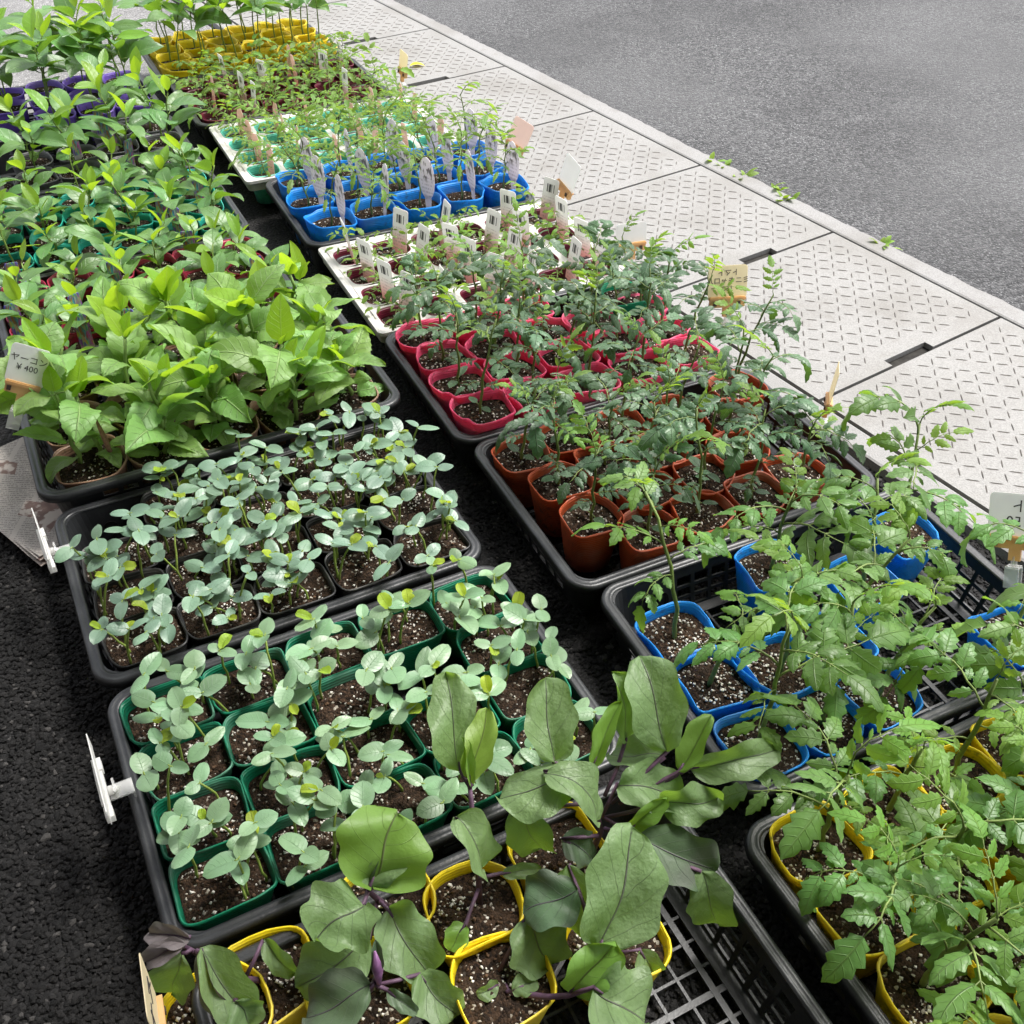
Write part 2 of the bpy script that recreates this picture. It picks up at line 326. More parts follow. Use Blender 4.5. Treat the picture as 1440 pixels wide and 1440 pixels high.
M['ypetal'] = plain('yellow_petal', (.75, .62, .02), .6, .3, .2, 200, trans=.2)
M['straw'] = plain('dry_stem', (.30, .17, .11), .7, .3, .3, 150)

# ------------------------------------------------------------------ ground
EA = Vector((-.5704, .8213, 0)); EB = Vector((-.8213, -.5704, 0)); OG = Vector((.991, 1.828, 0))
def G(a, b, z=0): q = OG+EA*a+EB*b; return Vector((q.x, q.y, z))
def sheet(name, a0, a1, b0, b1, z, mat):
    mb = MB(); 
    for a, b in ((a0, b0), (a0, b1), (a1, b1), (a1, b0)): mb.vert(G(a, b, z))
    mb.face((0, 3, 2, 1)); me = mb.mesh(name, mat, False)
    if me.polygons[0].normal.z < 0: me.flip_normals()
    return struct(ob(name, me))
sheet('ground', -150, 150, -150, 150, -.006, M['asphalt'])
sheet('road', -150, 150, -150, -.055, 0.000, M['road'])
M['pave'] = asphalt('pale_pavement', (.10, .098, .098), (.22, .216, .212), .6, .9)  # paler asphalt tone for the far ground
sheet('pavement', 2.25, 150, .60, 150, -.002, M['pave'])
sheet('gutter', -6, 8, -.03, .56, .001, M['dark'])
rng = random.Random(5)
def strip(name, b0, b1, z0, z1, jit):       # concrete strip with a slightly broken edge
    mb = MB(); n = 700; a0, a1 = -6, 8
    for i in range(n+1):
        a = a0+(a1-a0)*i/n; j = (rng.random()-.5)*jit+math.sin(a*3.1)*jit*.4
        e0 = b0+(j if b0 < 0 else 0); e1 = b1+(j if b1 > .1 else 0)
        for b, z in ((e0-.004 if b0 < 0 else e0, z0), (e0, z1-.002), (e0+.004, z1), (e1-.004, z1), (e1, z1-.002), (e1+.004 if b1 > .1 else e1, z0)): mb.vert(G(a, b, z))
    for i in range(n):
        for k in range(5): mb.face((i*6+k, i*6+k+1, i*6+6+k+1, i*6+6+k))
    me = mb.mesh(name, M['kerb'], False); return struct(ob(name, me))
PT = .013
strip('kerb', -.062, -.006, -.01, PT+.002, .006)
strip('concrete_edge', .532, .584, -.01, PT-.001, .004)

tm = MB()                                   # one raised lozenge of the tread pattern, shared shape built into each plate's tread part
def lozenge(mb, c, ang, L=.0142, w=.0021, h=.0014):
    ca, sa = math.cos(ang), math.sin(ang); n = len(mb.v); q = G(c[0], c[1], PT)
    def loc(x, y, z):
        d = EA*(x*ca-y*sa)+EB*(x*sa+y*ca); return (q.x+d.x, q.y+d.y, PT+z)
    for x, y, z in ((-L,0,-.0006),(-.4*L,w,-.0006),(.4*L,w,-.0006),(L,0,-.0006),(.4*L,-w,-.0006),(-.4*L,-w,-.0006),(-.5*L,0,h),(.5*L,0,h)): mb.v.append(loc(x, y, z))
    for f in ((0,6,1),(1,6,7,2),(2,7,3),(3,7,4),(4,7,6,5),(5,6,0)): mb.face([n+i for i in f])
PITCH_A = .452
for k in range(-5, 14):
    a0 = k*PITCH_A+.0035; a1 = (k+1)*PITCH_A-.0035; b0, b1 = 0.0, .526
    hole = {0: (.205, .325), 1: (.175, .275), 4: (.20, .34), 5: (.2, .32), -3: (.2, .32)}.get(k)
    out = [(a0, b0), (a1, b0), (a1, b1), (a0, b1)]
    if hole: out = [(a0, b0), (a1, b0), (a1, b1), (a0, b1), (a0, hole[1]), (a0+.020, hole[1]), (a0+.020, hole[0]), (a0, hole[0])]
    mb = MB(); n = len(out)
    for z in (PT, .002):
        for a, b in out: mb.vert(G(a, b, z))
    mb.face(list(range(n)))
    for i in range(n): j = (i+1) % n; mb.face((j, i, n+i, n+j))
    me = mb.mesh('cover_plate', M['plate'], False)
    if me.polygons[0].normal.z < 0: me.flip_normals()
    t = ob('gutter_cover_plate', me); struct(t)
    mb = MB(); s = .0262; na = int((a1-a0)/s); nb = int((b1-b0)/s)
    for i in range(1, na):
        for j in range(1, nb-1):
            ca, cb = a0+(i+.5)*(a1-a0)/(na+.5), b0+.006+(j+.35)*s
            if hole and ca < a0+.045 and hole[0]-.015 < cb < hole[1]+.015: continue
            if rng.random() < .03: continue
            lozenge(mb, (ca, cb), (R(45) if (i+j) % 2 else R(-45))+rng.uniform(-.05, .05))
    if -2 <= k <= 9: stuff(ob('tread', mb.mesh('tread', M['tread'], False), t))

# aggregate: loose-faced stones of the near asphalt, real relief where the camera is close
def stone_mat():
    m = N('asphalt_stone'); rnd = m.n('NewGeometry').outputs['Random Per Island']; tc = m.n('TexCoord').outputs['Object']
    nz = m.n('TexNoise', {'Vector': tc, 'Scale': 500.0, 'Detail': 3.0}).outputs[0]
    c = m.mix(rnd, (.004, .0039, .0039, 1), (.018, .0172, .0168, 1)); c = m.mix(m.smooth(rnd, .96, .98, 0, .6), c, (.09, .085, .08, 1)); c = m.mix(m.smooth(nz, .5, .75, 0, .5), c, (.008, .008, .008, 1))
    p = m.n('BsdfPrincipled', {'Base Color': c, 'Roughness': .85, 'Specular IOR Level': .3})
    m.t.links.new(m.n('Bump', {'Height': nz, 'Strength': .5, 'Distance': .001}).outputs[0], p.inputs['Normal'])
    return m.surf(p.outputs[0])
M['stone'] = stone_mat()
def stone_field(name, areas, n_per_m2, smin, smax, seed, zoff=-.0045, mat='stone'):
    r = np.random.default_rng(seed); ph = (1+5**.5)/2
    ico = np.array([(-1,ph,0),(1,ph,0),(-1,-ph,0),(1,-ph,0),(0,-1,ph),(0,1,ph),(0,-1,-ph),(0,1,-ph),(ph,0,-1),(ph,0,1),(-ph,0,-1),(-ph,0,1)])/1.9
    tri = np.array([(0,11,5),(0,5,1),(0,1,7),(0,7,10),(0,10,11),(1,5,9),(5,11,4),(11,10,2),(10,7,6),(7,1,8),(3,9,4),(3,4,2),(3,2,6),(3,6,8),(3,8,9),(4,9,5),(2,4,11),(6,2,10),(8,6,7),(9,8,1)])
    V = []; T = []; n0 = 0
    for poly in areas:
        p = np.array(poly); area = abs(np.cross(p[1]-p[0], p[3]-p[0])); n = int(area*n_per_m2)
        uv = r.random((n, 2)); pos = p[0]+uv[:, :1]*(p[1]-p[0])+uv[:, 1:]*(p[3]-p[0])
        sz = r.uniform(smin, smax, n)*np.where(r.random(n) < .08, 1.5, 1)
        vv = ico[None]*(1+.28*(r.random((n, 12, 1))-.5)*2)*sz[:, None, None]*np.stack([r.uniform(.8,1.4,n), r.uniform(.6,1,n), r.uniform(.35,.62,n)], 1)[:, None]
        a = r.random(n)*6.283; ca, sa = np.cos(a)[:, None], np.sin(a)[:, None]
        x = vv[..., 0]*ca-vv[..., 1]*sa+pos[:, :1]; y = vv[..., 0]*sa+vv[..., 1]*ca+pos[:, 1:]
        z = vv[..., 2]+zoff+(r.random((n, 1))-.5)*.0025
        V.append(np.stack([x, y, z], -1).reshape(-1, 3)); T.append((tri[None]+(np.arange(n)*12)[:, None, None]+n0).reshape(-1, 3)); n0 += n*12
    V = np.concatenate(V); T = np.concatenate(T); me = bpy.data.meshes.new(name)
    me.vertices.add(len(V)); me.vertices.foreach_set('co', V.ravel()); me.loops.add(T.size); me.loops.foreach_set('vertex_index', T.ravel())
    me.polygons.add(len(T)); me.polygons.foreach_set('loop_start', np.arange(0, T.size, 3)); me.polygons.foreach_set('loop_total', np.full(len(T), 3))
    me.polygons.foreach_set('use_smooth', np.zeros(len(T), bool)); me.update(); me.validate(); me.materials.append(M[mat])
    o = stuff(ob(name, me)); tag(o, 'coarse dark stone grains in the asphalt around the trays', 'gravel'); return o
def quad(c, u, v): c = np.array(c); return [c, c+np.array(u), c+np.array(u)+np.array(v), c+np.array(v)]
def gq(a0, a1, b0, b1):
    g = [np.array(G(a, b)[:2]) for a, b in ((a0, b0), (a1, b0), (a1, b1), (a0, b1))]; return g
YAW = R(27.3); TB = np.array([math.cos(YAW), math.sin(YAW)]); TA = np.array([-math.sin(YAW), math.cos(YAW)])
def tq(cx, cy, u0, u1, v0, v1):
    c = np.array([cx, cy]); p = lambda u, v: c+TB*u+TA*v
    return [p(u0, v0), p(u1, v0), p(u1, v1), p(u0, v1)]
stone_field('asphalt_aggregate', [tq(-.42, .62, -.30, .17, -.45, .75), gq(-1.3, .35, .585, .66), tq(.433, .923, -.30, .30, -.2, .2), tq(.25, 1.248, -.3, .32, -.2, .2), tq(.02, .40, .0, .36, -.25, .2)], 52000, .0022, .0044, 3)

# unseen shop, added to shade the near trays: wall behind and to the left of the photographer, flat awning over the forecourt
sh = thing('added_shop_front', 'plain shop wall with a flat grey awning behind the trays', 'building', G(0, 2.55))
def gl(a, b, z): q = G(a, b, z)-G(0, 2.55); return (q.x, q.y, z)
mb = MB(); 
def gbox(mb, a0, a1, b0, b1, z0, z1):
    n = len(mb.v)
    for z in (z0, z1):
        for a, b in ((a0, b0), (a1, b0), (a1, b1), (a0, b1)): mb.v.append(gl(a, b, z))
    for q in ((0,3,2,1),(4,5,6,7),(0,1,5,4),(1,2,6,5),(2,3,7,6),(3,0,4,7)): mb.face([n+i for i in q])
gbox(mb, -7, 1.2, 2.55, 2.75, 0, 3.6); ob('wall', mb.mesh('wall', M['wall'], False), sh)
mb = MB(); gbox(mb, -7, 1.0, .93, 2.548, 2.35, 2.45); ob('awning', mb.mesh('awning', M['awn'], False), sh)
mb = MB(); gbox(mb, -7, 1.0, .918, .928, 2.12, 2.45); ob('shade_valance', mb.mesh('shade_valance', M['awn'], False), sh)

# ------------------------------------------------------------------ trays
def rr_path(w, d, r, cols_x, cols_y, nc=6):
    """closed rounded rectangle; returns points and outward normals; straight sides sampled at given fractions"""
    pts = []
    hx, hy = w/2-r, d/2-r
    for (sx, sy, fr, horizontal) in ((0, -1, cols_x, 1), (1, 0, cols_y, 0), (0, 1, cols_x, 1), (-1, 0, cols_y, 0)):
        for f in fr:
            q = -1+2*f
            if sy == -1: pts.append((q*hx, -d/2, 0, -1))
            elif sx == 1: pts.append((w/2, q*hy, 1, 0))
            elif sy == 1: pts.append((-q*hx, d/2, 0, 1))
            else: pts.append((-w/2, -q*hy, -1, 0))
        c0 = {(0,-1): (hx, -hy, -90), (1,0): (hx, hy, 0), (0,1): (-hx, hy, 90), (-1,0): (-hx, -hy, 180)}[(sx, sy)]
        for k in range(1, nc):
            a = R(c0[2]+90*k/nc); pts.append((c0[0]+r*math.cos(a), c0[1]+r*math.sin(a), math.cos(a), math.sin(a)))
    return pts
def fr_holes(length, hole, bar, solid):
    n = int((length-2*solid)/(hole+bar)); used = n*(hole+bar)-bar; s = (length-used)/2
    fr = [0.0]; ish = []
    x = s; fr.append(x/length); ish.append(False)
    for k in range(n):
        x += hole; fr.append(x/length); ish.append(True)
        if k < n-1: x += bar; fr.append(x/length); ish.append(False)
    fr.append(1.0); ish.append(False)
    return fr, ish
_tray_cache = {}
def tray_meshes(w, d, dep, mat, solid):
    key = (w, d, dep, mat, solid)
    if key in _tray_cache: return _tray_cache[key]
    m = M[mat]; r = .036; fx, hxm = fr_holes(w-2*r, .024, .0065, solid); fy, hym = fr_holes(d-2*r, .024, .0065, .02)
    nc = 6
    colmask = []
    for hm in (hxm, hym, hxm, hym): colmask += hm+[False]*nc
    zs = [k*dep/.08 for k in (0, .010, .0235, .029, .0425, .048, .064, .080)]; rowh = [False, True, False, True, False, True, False]
    def ring(inset, z):
        return [(p[0], p[1], z) for p in rr_path(w-2*inset, d-2*inset, r-min(inset*.35, .01), fx, fy, nc)]
    mb = MB(); nz = len(zs); outs = []; ins = []
    for z in zs:
        k = .012+.012*(1-z/dep)
        outs.append([mb.vert(p) for p in ring(k, z)]); ins.append([mb.vert(p) for p in ring(k+.0028, z)])
    n = len(outs[0]); assert len(colmask) == n, (len(colmask), n)
    sol = lambda i, j: 0 <= j < nz-1 and not (colmask[i % n] and rowh[j])
    for j in range(nz-1):
        for i in range(n):
            if not sol(i, j): continue
            i2 = (i+1) % n
            mb.face((outs[j][i], outs[j][i2], outs[j+1][i2], outs[j+1][i])); mb.face((ins[j][i2], ins[j][i], ins[j+1][i], ins[j+1][i2]))
            if not sol(i-1, j): mb.face((outs[j][i], outs[j+1][i], ins[j+1][i], ins[j][i]))
            if not sol(i+1, j): mb.face((outs[j+1][i2], outs[j][i2], ins[j][i2], ins[j+1][i2]))
            if not sol(i, j-1): mb.face((outs[j][i2], outs[j][i], ins[j][i], ins[j][i2]))
            if not sol(i, j+1): mb.face((outs[j+1][i], outs[j+1][i2], ins[j+1][i2], ins[j+1][i]))
    wall = mb.mesh('side_wall', m, False)
    mb = MB(); prof = [(.0155, -.002), (.0150, .0015), (.0105, .0022), (.0085, .0008), (.0065, .0022), (.0020, .0018), (0, -.001), (-.0005, -.010), (.0015, -.010), (.0025, -.003), (.0135, -.003)]
    base = [0, .33, .66, 1]; npf = len(prof)
    rings = [[(p[0], p[1], dep+z) for p in rr_path(w-2*k, d-2*k, max(r-k, .01), base, base, 8)] for k, z in prof]
    ids = [[mb.vert(p) for p in rg] for rg in rings]; n = len(ids[0])
    for a in range(npf):
        b = (a+1) % npf
        for i in range(n): i2 = (i+1) % n; mb.face((ids[a][i], ids[a][i2], ids[b][i2], ids[b][i]))
    rim = mb.mesh('rim', m, True)
    # floor lattice
    mb = MB(); fw, fd = w-.052, d-.052
    nx, ny = round(fw/.028), round(fd/.028)
    for i in range(1, nx):
        x = -fw/2+fw*i/nx; th = .0035 if i % 4 == 0 else .0016; mb.box((x-th, -fd/2+.01, .001), (x+th, fd/2-.01, .0050 if i % 4 == 0 else .0042))
    for j in range(1, ny):
        y = -fd/2+fd*j/ny; th = .0035 if j % 4 == 0 else .0016; mb.box((-fw/2+.01, y-th, .0012), (fw/2-.01, y+th, .0046 if j % 4 == 0 else .0038))
    for sx in (-1, 1):
        for sy in (-1, 1): mb.obox((sx*fw*.25, sy*fd*.25, .0022), Vector((fw*.25, sx*sy*fd*.25, 0))*.97, Vector((-sx*sy*fd*.25, fw*.25, 0)).normalized()*.0022, (0, 0, .0010))
    mb.box((-fw/2+.0005, -fd/2, .0005), (fw/2-.0005, -fd/2+.016, .0056)); mb.box((-fw/2+.0005, fd/2-.016, .0005), (fw/2-.0005, fd/2, .0056))
    mb.box((-fw/2, -fd/2+.0165, .0006), (-fw/2+.016, fd/2-.0165, .0053)); mb.box((fw/2-.016, -fd/2+.0165, .0006), (fw/2, fd/2-.0165, .0053))
    for sx in (-.25, .25):
        for sy in (-.22, .22):
            c = (round(sx*nx)/nx*fw, round(sy*ny)/ny*fd)
            mb.tube([(c[0], c[1], .0008), (c[0], c[1], .0061)], .008, 12)
    floor = mb.mesh('floor_grid', m, False)
    _tray_cache[key] = (wall, rim, floor); return _tray_cache[key]
def text_mesh(txt, size, ext=0.0, name='lettering', align='CENTER', space=1.0):
    cu = bpy.data.curves.new(name, 'FONT'); cu.body = txt; cu.size = size; cu.extrude = ext; cu.align_x = align; cu.align_y = 'CENTER'; cu.resolution_u = 3; cu.space_line = space
    o = bpy.data.objects.new('tmp', cu); COL.objects.link(o)
    dg = bpy.context.evaluated_depsgraph_get(); me = bpy.data.meshes.new_from_object(o.evaluated_get(dg))
    bpy.data.objects.remove(o); bpy.data.curves.remove(cu); me.name = name; return me
TW, TD, DEP = .54, .367, .080
num_me = text_mesh('20', .052, .0012); num_me.materials.clear(); num_me.materials.append(M['pad0'])
def tray(c, yaw, label, w=TW, d=TD, dep=DEP, z0=.004, solid=.075, number=True, mat='tray', tilt=0):
    t = thing('nursery_tray', label, 'tray', (c[0], c[1], z0), yaw, 'black nursery trays'); t.rotation_euler[0] = tilt
    wall, rim, floor = tray_meshes(w, d, dep, mat, solid)
    ob('side_wall', wall, t); ob('rim', rim, t); ob('floor_grid', floor, t)
    if number:
        for s in (1, -1):
            k = .012+.012*(1-.4)+.003
            ob('number', num_me, t, loc=(-s*(w/2-.088), s*(d/2-k-.0032), dep*.42), rot=(R(90)-s*0+R(-8), 0, 0 if s > 0 else math.pi))
    return t

# ------------------------------------------------------------------ pots and soil
NSEG = 32
def sup(th, hx, hy, n):
    c, s = math.cos(th), math.sin(th); return hx*math.copysign(abs(c)**(2/n), c), hy*math.copysign(abs(s)**(2/n), s)
_pot_cache = {}
def pot_meshes(col, hx, hy, h, n, wob, var, fill=.016, grains=85):
    key = (col, hx, hy, h, n, wob, var)
    if key in _pot_cache: return _pot_cache[key]
    r = random.Random(hash((round(hx, 4), round(hy, 4), var, 7)) & 0xffff); mb = MB()
    ph = [r.uniform(0, 6.28) for _ in range(6)]
    def rad(th, t):                     # horizontal deformation grows towards the rim
        d = wob*t*t*(math.sin(2*th+ph[0])*.5+math.sin(3*th+ph[1])*.6+math.sin(5*th+ph[2])*.35)
        return d
    def pt(th, t, ins):
        q = .76+.24*t; nn = 2.2+(n-2.2)*t
        x, y = sup(th, (hx-ins)*q, (hy-ins)*q, nn); l = math.hypot(x, y)+1e-6; k = 1+rad(th, t)/l
        z = h*t+(t**4)*wob*.45*math.sin(2*th+ph[3])+(t**4)*wob*.3*math.sin(4*th+ph[4])
        return (x*k, y*k, z)
    ts = [0, .3, .6, .85, .93, 1.0]; rows = []
    ths = [2*math.pi*k/NSEG for k in range(NSEG)]
    for t in ts: rows.append([mb.vert(pt(th, t, 0)) for th in ths])
    lip = .0016
    rows.insert(5, [mb.vert(tuple(a*(1+(lip if i < 2 else 0)/.05) if i < 2 else a for i, a in enumerate(pt(th, .975, 0)))) for th in ths])
    rows.append([mb.vert(pt(th, 1.0, .0011)) for th in ths])
    for t in (.9, .75): rows.append([mb.vert(pt(th, t, .0011)) for th in ths])
    for a in range(len(rows)-1):
        for k in range(NSEG): k2 = (k+1) % NSEG; mb.face((rows[a][k], rows[a][k2], rows[a+1][k2], rows[a+1][k]))
    mb.face(rows[0][::-1]); pot = mb.mesh('pot_'+col, M['pot_'+col], True)
    # soil
    mb = MB(); t = 1-fill/h; rings = []; nr = 7
    for i in range(nr, 0, -1):
        q = i/nr; rg = []
        for th in ths:
            x, y, z = pt(th, t, .0016); rg.append(mb.vert((x*q, y*q, h*t+(0 if i == nr else r.uniform(-.0034, .0034))+.003*(1-q*q))))
        rings.append(rg)
    for a in range(nr-1):
        for k in range(NSEG): k2 = (k+1) % NSEG; mb.face((rings[a][k], rings[a][k2], rings[a+1][k2], rings[a+1][k]))
    mb.face(rings[-1]); soil = mb.mesh('soil', M['soil'], True)
    mb = MB(); phi = (1+5**.5)/2
    for g in range(grains):
        cl = r.random() < .6; th = (ph[5]+r.gauss(0, .8)) if cl else r.uniform(0, 6.283); q = min(.94, math.sqrt(r.random())*.95); x, y, _z = pt(th, t, .003); s = r.choice((.0009, .0013, .0016, .0020, .0026)) ; white = r.random() < .62
        if not white: s *= 1.25
        cx, cy, cz = x*q, y*q, h*t+.003*(1-q*q)+s*.3; n0 = len(mb.v); jit = [r.uniform(.7, 1.25) for _ in range(6)]
        for j, (ax, ay, az) in enumerate(((1,0,0),(0,1,0),(-1,0,0),(0,-1,0),(0,0,1),(0,0,-1))):
            mb.v.append((cx+ax*s*jit[j], cy+ay*s*jit[j], cz+az*s*jit[j]*.8))
        for f in ((0,1,4),(1,2,4),(2,3,4),(3,0,4),(1,0,5),(2,1,5),(3,2,5),(0,3,5)): mb.face([n0+i for i in f], 0 if white else 1)
    per = mb.mesh('perlite', [M['perlite'], M['grit']], True)
    _pot_cache[key] = (pot, soil, per, h*t); return _pot_cache[key]

# ------------------------------------------------------------------ leaves
def prof_fn(kind):
    def norm(fn):
        mx = max(fn(i/100) for i in range(101)); return lambda t: fn(t)/mx
    return norm({'coty': lambda t: (max(0, math.sin(math.pi*min(1, t**.78)))**.55) if t < 1 else 0,
                 'pep': lambda t: (t**.75)*((1-t)**.95) if 0 < t < 1 else 0,
                 'yac': lambda t: (t**.44)*((1-t)**.86) if 0 < t < 1 else 0,
                 'egg': lambda t: (t**.50)*((1-t)**.50) if 0 < t < 1 else 0,
                 'round': lambda t: (t**.45)*((1-t)**.40) if 0 < t < 1 else 0,
                 'leaflet': lambda t: (t**.50)*((1-t)**.85) if 0 < t < 1 else 0}[kind])
def blade(mb, L, Wd, kind, nu, nv, droop=.6, fold=.15, ruffle=0.0, serr=0.0, nser=6, lobe=0.0, curl=0.0, r=random, origin=(0,0,0), rot=None, m=0, twist=0.0, notch=0.0, warp=0.0):
    pf = prof_fn(kind); ph1, ph2 = r.uniform(0, 6.28), r.uniform(0, 6.28)
    x = z = 0.0; th = droop*.35; ids = []; d = L/nu; O = Vector(origin)
    for i in range(nu+1):
        t = i/nu; w = Wd/2*max(pf(t), 0)
        if i in (0, nu): w = max(w, Wd*.012)
        row = []
        ct, st = math.cos(th), math.sin(th); tw = twist*t
        for j in range(-nv, nv+1):
            s = j/nv; sa = abs(s); ww = w
            if sa > .99:
                if serr: ww *= 1-serr*(1-((t*nser+.34) % 1.0))
                if lobe: ww *= 1+lobe*math.sin(t*nser*3.1416+ph1+(1.3 if s > 0 else 0))
            y = ww*s; up = ww*sa*math.sin(fold)-curl*ww*sa*sa+ruffle*sa*sa*math.sin(t*9+ph1+(ph2 if s > 0 else 0))*Wd
            y *= math.cos(fold)*(1-.25*abs(curl)*sa)
            y, up = y*math.cos(tw)-up*math.sin(tw), y*math.sin(tw)+up*math.cos(tw)
            xx = x-st*up-(notch*L*(1-t)**2*-sa if notch else 0)*-1
            p = Vector((xx, y, z+ct*up))
            if warp: p += Vector((0, math.sin(t*5.1+ph2)*warp*Wd*.5, (math.sin(t*6.3+s*2.1+ph1)+.6*math.sin(t*11+s*3.7+ph2))*warp*Wd*(.3+.7*sa)))
            if rot is not None: p = rot @ p
            row.append(mb.vert(p+O))
        ids.append(row); x += ct*d; z += st*d; th -= droop/nu
    for i in range(nu):
        for j in range(2*nv):
            f = (ids[i][j], ids[i+1][j], ids[i+1][j+1], ids[i][j+1])
            uv = ((j/(2*nv), i/nu), (j/(2*nv), (i+1)/nu), ((j+1)/(2*nv), (i+1)/nu), ((j+1)/(2*nv), i/nu))
            mb.face(f[::-1], m, uv[::-1])
def simple_leaves(kind, n, L, Wd, mats, pet, prad, nu, nv, seed, **kw):
    out = []; r = random.Random(seed)
    for i in range(n):
        mb = MB(); k2 = {a: (r.uniform(*b) if isinstance(b, tuple) else b) for a, b in kw.items()}; p = pet*r.uniform(.7, 1.3)
        if pet: mb.tube([(0, 0, 0), (p*.5, 0, p*.06), (p, 0, 0)], [prad*1.3, prad, prad], 5, 1)
        blade(mb, L*r.uniform(.85, 1.15), Wd*r.uniform(.85, 1.15), kind, nu, nv, r=r, origin=(p*.97, 0, 0), **k2)
        out.append(mb.mesh('leaf', mats, True))
    return out
LV = {}
LV['coty'] = simple_leaves('coty', 14, .0335, .0275, [M['coty'], M['cstem']], .004, .0009, 8, 3, 1, droop=(.1, .75), fold=(-.05, .25), curl=(-.1, .3), ruffle=(0, .035), notch=.16)
LV['coty2'] = simple_leaves('coty', 14, .0335, .0280, [M['coty2'], M['cstem']], .004, .0009, 8, 3, 2, droop=(.1, .75), fold=(-.05, .25), curl=(-.1, .3), ruffle=(0, .035), notch=.16)
LV['true'] = simple_leaves('round', 5, .020, .021, [M['true'], M['cstem']], .006, .0008, 8, 3, 3, droop=(.3, 1.0), fold=(.2, .5), ruffle=(.03, .07), serr=.12, nser=7, notch=.2)
LV['pep'] = simple_leaves('pep', 10, .080, .041, [M['pep'], M['pstem']], .012, .0009, 9, 3, 4, droop=(.3, 1.5), fold=(.1, .4), ruffle=(.01, .05), curl=(0, .25), warp=.03)
LV['pepy'] = simple_leaves('pep', 6, .058, .028, [M['pepy'], M['pstem']], .006, .0008, 9, 3, 5, droop=(.0, .7), fold=(.15, .5), ruffle=(.01, .04))
LV['yac'] = simple_leaves('yac', 10, .118, .082, [M['yac'], M['ystem']], .018, .0022, 18, 4, 6, droop=(.5, 1.7), fold=(.05, .35), ruffle=(.02, .05), serr=.14, nser=9, curl=(-.05, .3), twist=(-.35, .35), warp=.05)
LV['yacy'] = simple_leaves('yac', 6, .092, .062, [M['yacy'], M['ystem']], .008, .0020, 14, 4, 7, droop=(.1, .9), fold=(.1, .5), ruffle=(.02, .04), serr=.10, nser=12)
LV['cotys'] = simple_leaves('coty', 4, .013, .007, [M['tomd'], M['tstem']], .004, .0005, 5, 2, 8, droop=(.3, .9), fold=(0, .2))
LV['weed'] = simple_leaves('pep', 4, .03, .012, [M['weed'], M['weed']], .004, .0006, 6, 2, 9, droop=(.4, 1.2), fold=(.1, .4))
def compound(n, L, mats, seed, wide=1.0, curl=(0, .4), lob=.45, pairs=3, droop=(.8, 1.8), ls=.40, nser=4):
    out = []; r = random.Random(seed)
    for i in range(n):
        mb = MB(); D = r.uniform(*droop); pts = []; x = z = 0; th = .35*D; nseg = 8; LL = L*r.uniform(.85, 1.15)
        for s in range(nseg+1):
            pts.append((x, r.uniform(-.002, .002), z, th)); x += math.cos(th)*LL*.72/nseg; z += math.sin(th)*LL*.72/nseg; th -= D/nseg
        mb.tube([p[:3] for p in pts], [.0013*(1-.6*s/nseg)*(L/.11) for s in range(nseg+1)], 5, 1)
        spots = [(1.0, 0, 1.0)]
        for q in range(pairs):
            f = .34+.50*q/max(1, pairs-1) if pairs > 1 else .6
            for sd in (-1, 1): spots.append((f+r.uniform(-.03, .03), sd, r.uniform(.55, .8)*(.75 if q == 0 else 1)))
            if q < pairs-1 and r.random() < .7: spots.append((f+.1, r.choice((-1, 1)), .28))
        for f, sd, sc in spots:
            k = min(nseg, max(0, f*nseg)); a = pts[int(k)]; ll = LL*ls*sc
            yaw = sd*r.uniform(.9, 1.25); pit = -(a[3])*(1 if sd == 0 else .5)+r.uniform(-.1, .35)
            rot = Euler((sd*r.uniform(-.35, .2), pit, yaw)).to_matrix()
            pl = ll*.12 if sd else 0
            if sd: mb.tube([a[:3], Vector(a[:3])+rot @ Vector((pl, 0, 0))], .0006*(L/.11), 4, 1, False)
            blade(mb, ll, ll*.62*wide*r.uniform(.85, 1.1), 'leaflet', 12, 2, droop=r.uniform(.3, 1.3), fold=r.uniform(.1, .5), serr=lob, nser=nser, curl=r.uniform(*curl), ruffle=.03, r=r, origin=Vector(a[:3])+rot @ Vector((pl*.9, 0, 0)), rot=rot, twist=r.uniform(-.4, .4))
        out.append(mb.mesh('leaf', mats, True))
    return out
LV['tom'] = compound(9, .145, [M['tom'], M['tstem']], 11, 1.32, (.1, .6), .42, 3, (.9, 2.3), .46, 4)
LV['tomy'] = compound(6, .105, [M['tomy'], M['tstem']], 12, 1.15, (.1, .5), .42, 3, (.5, 1.6), .42, 4)
LV['tomd'] = compound(9, .098, [M['tomd'], M['tstem']], 13, 1.3, (.1, .7), .42, 3, (.5, 1.7), .46)
LV['tomdy'] = compound(5, .078, [M['tomy'], M['tstem']], 14, 1.0, (.1, .6), .44, 3, (.3, 1.2), .44)
LV['toms'] = compound(7, .065, [M['tomy'], M['tstem']], 15, .95, (0, .3), .35, 2, (.5, 1.4))
LV['tomsy'] = compound(6, .085, [M['tomy'], M['tstem']], 16, .75, (0, .4), .45, 3, (.6, 1.6))

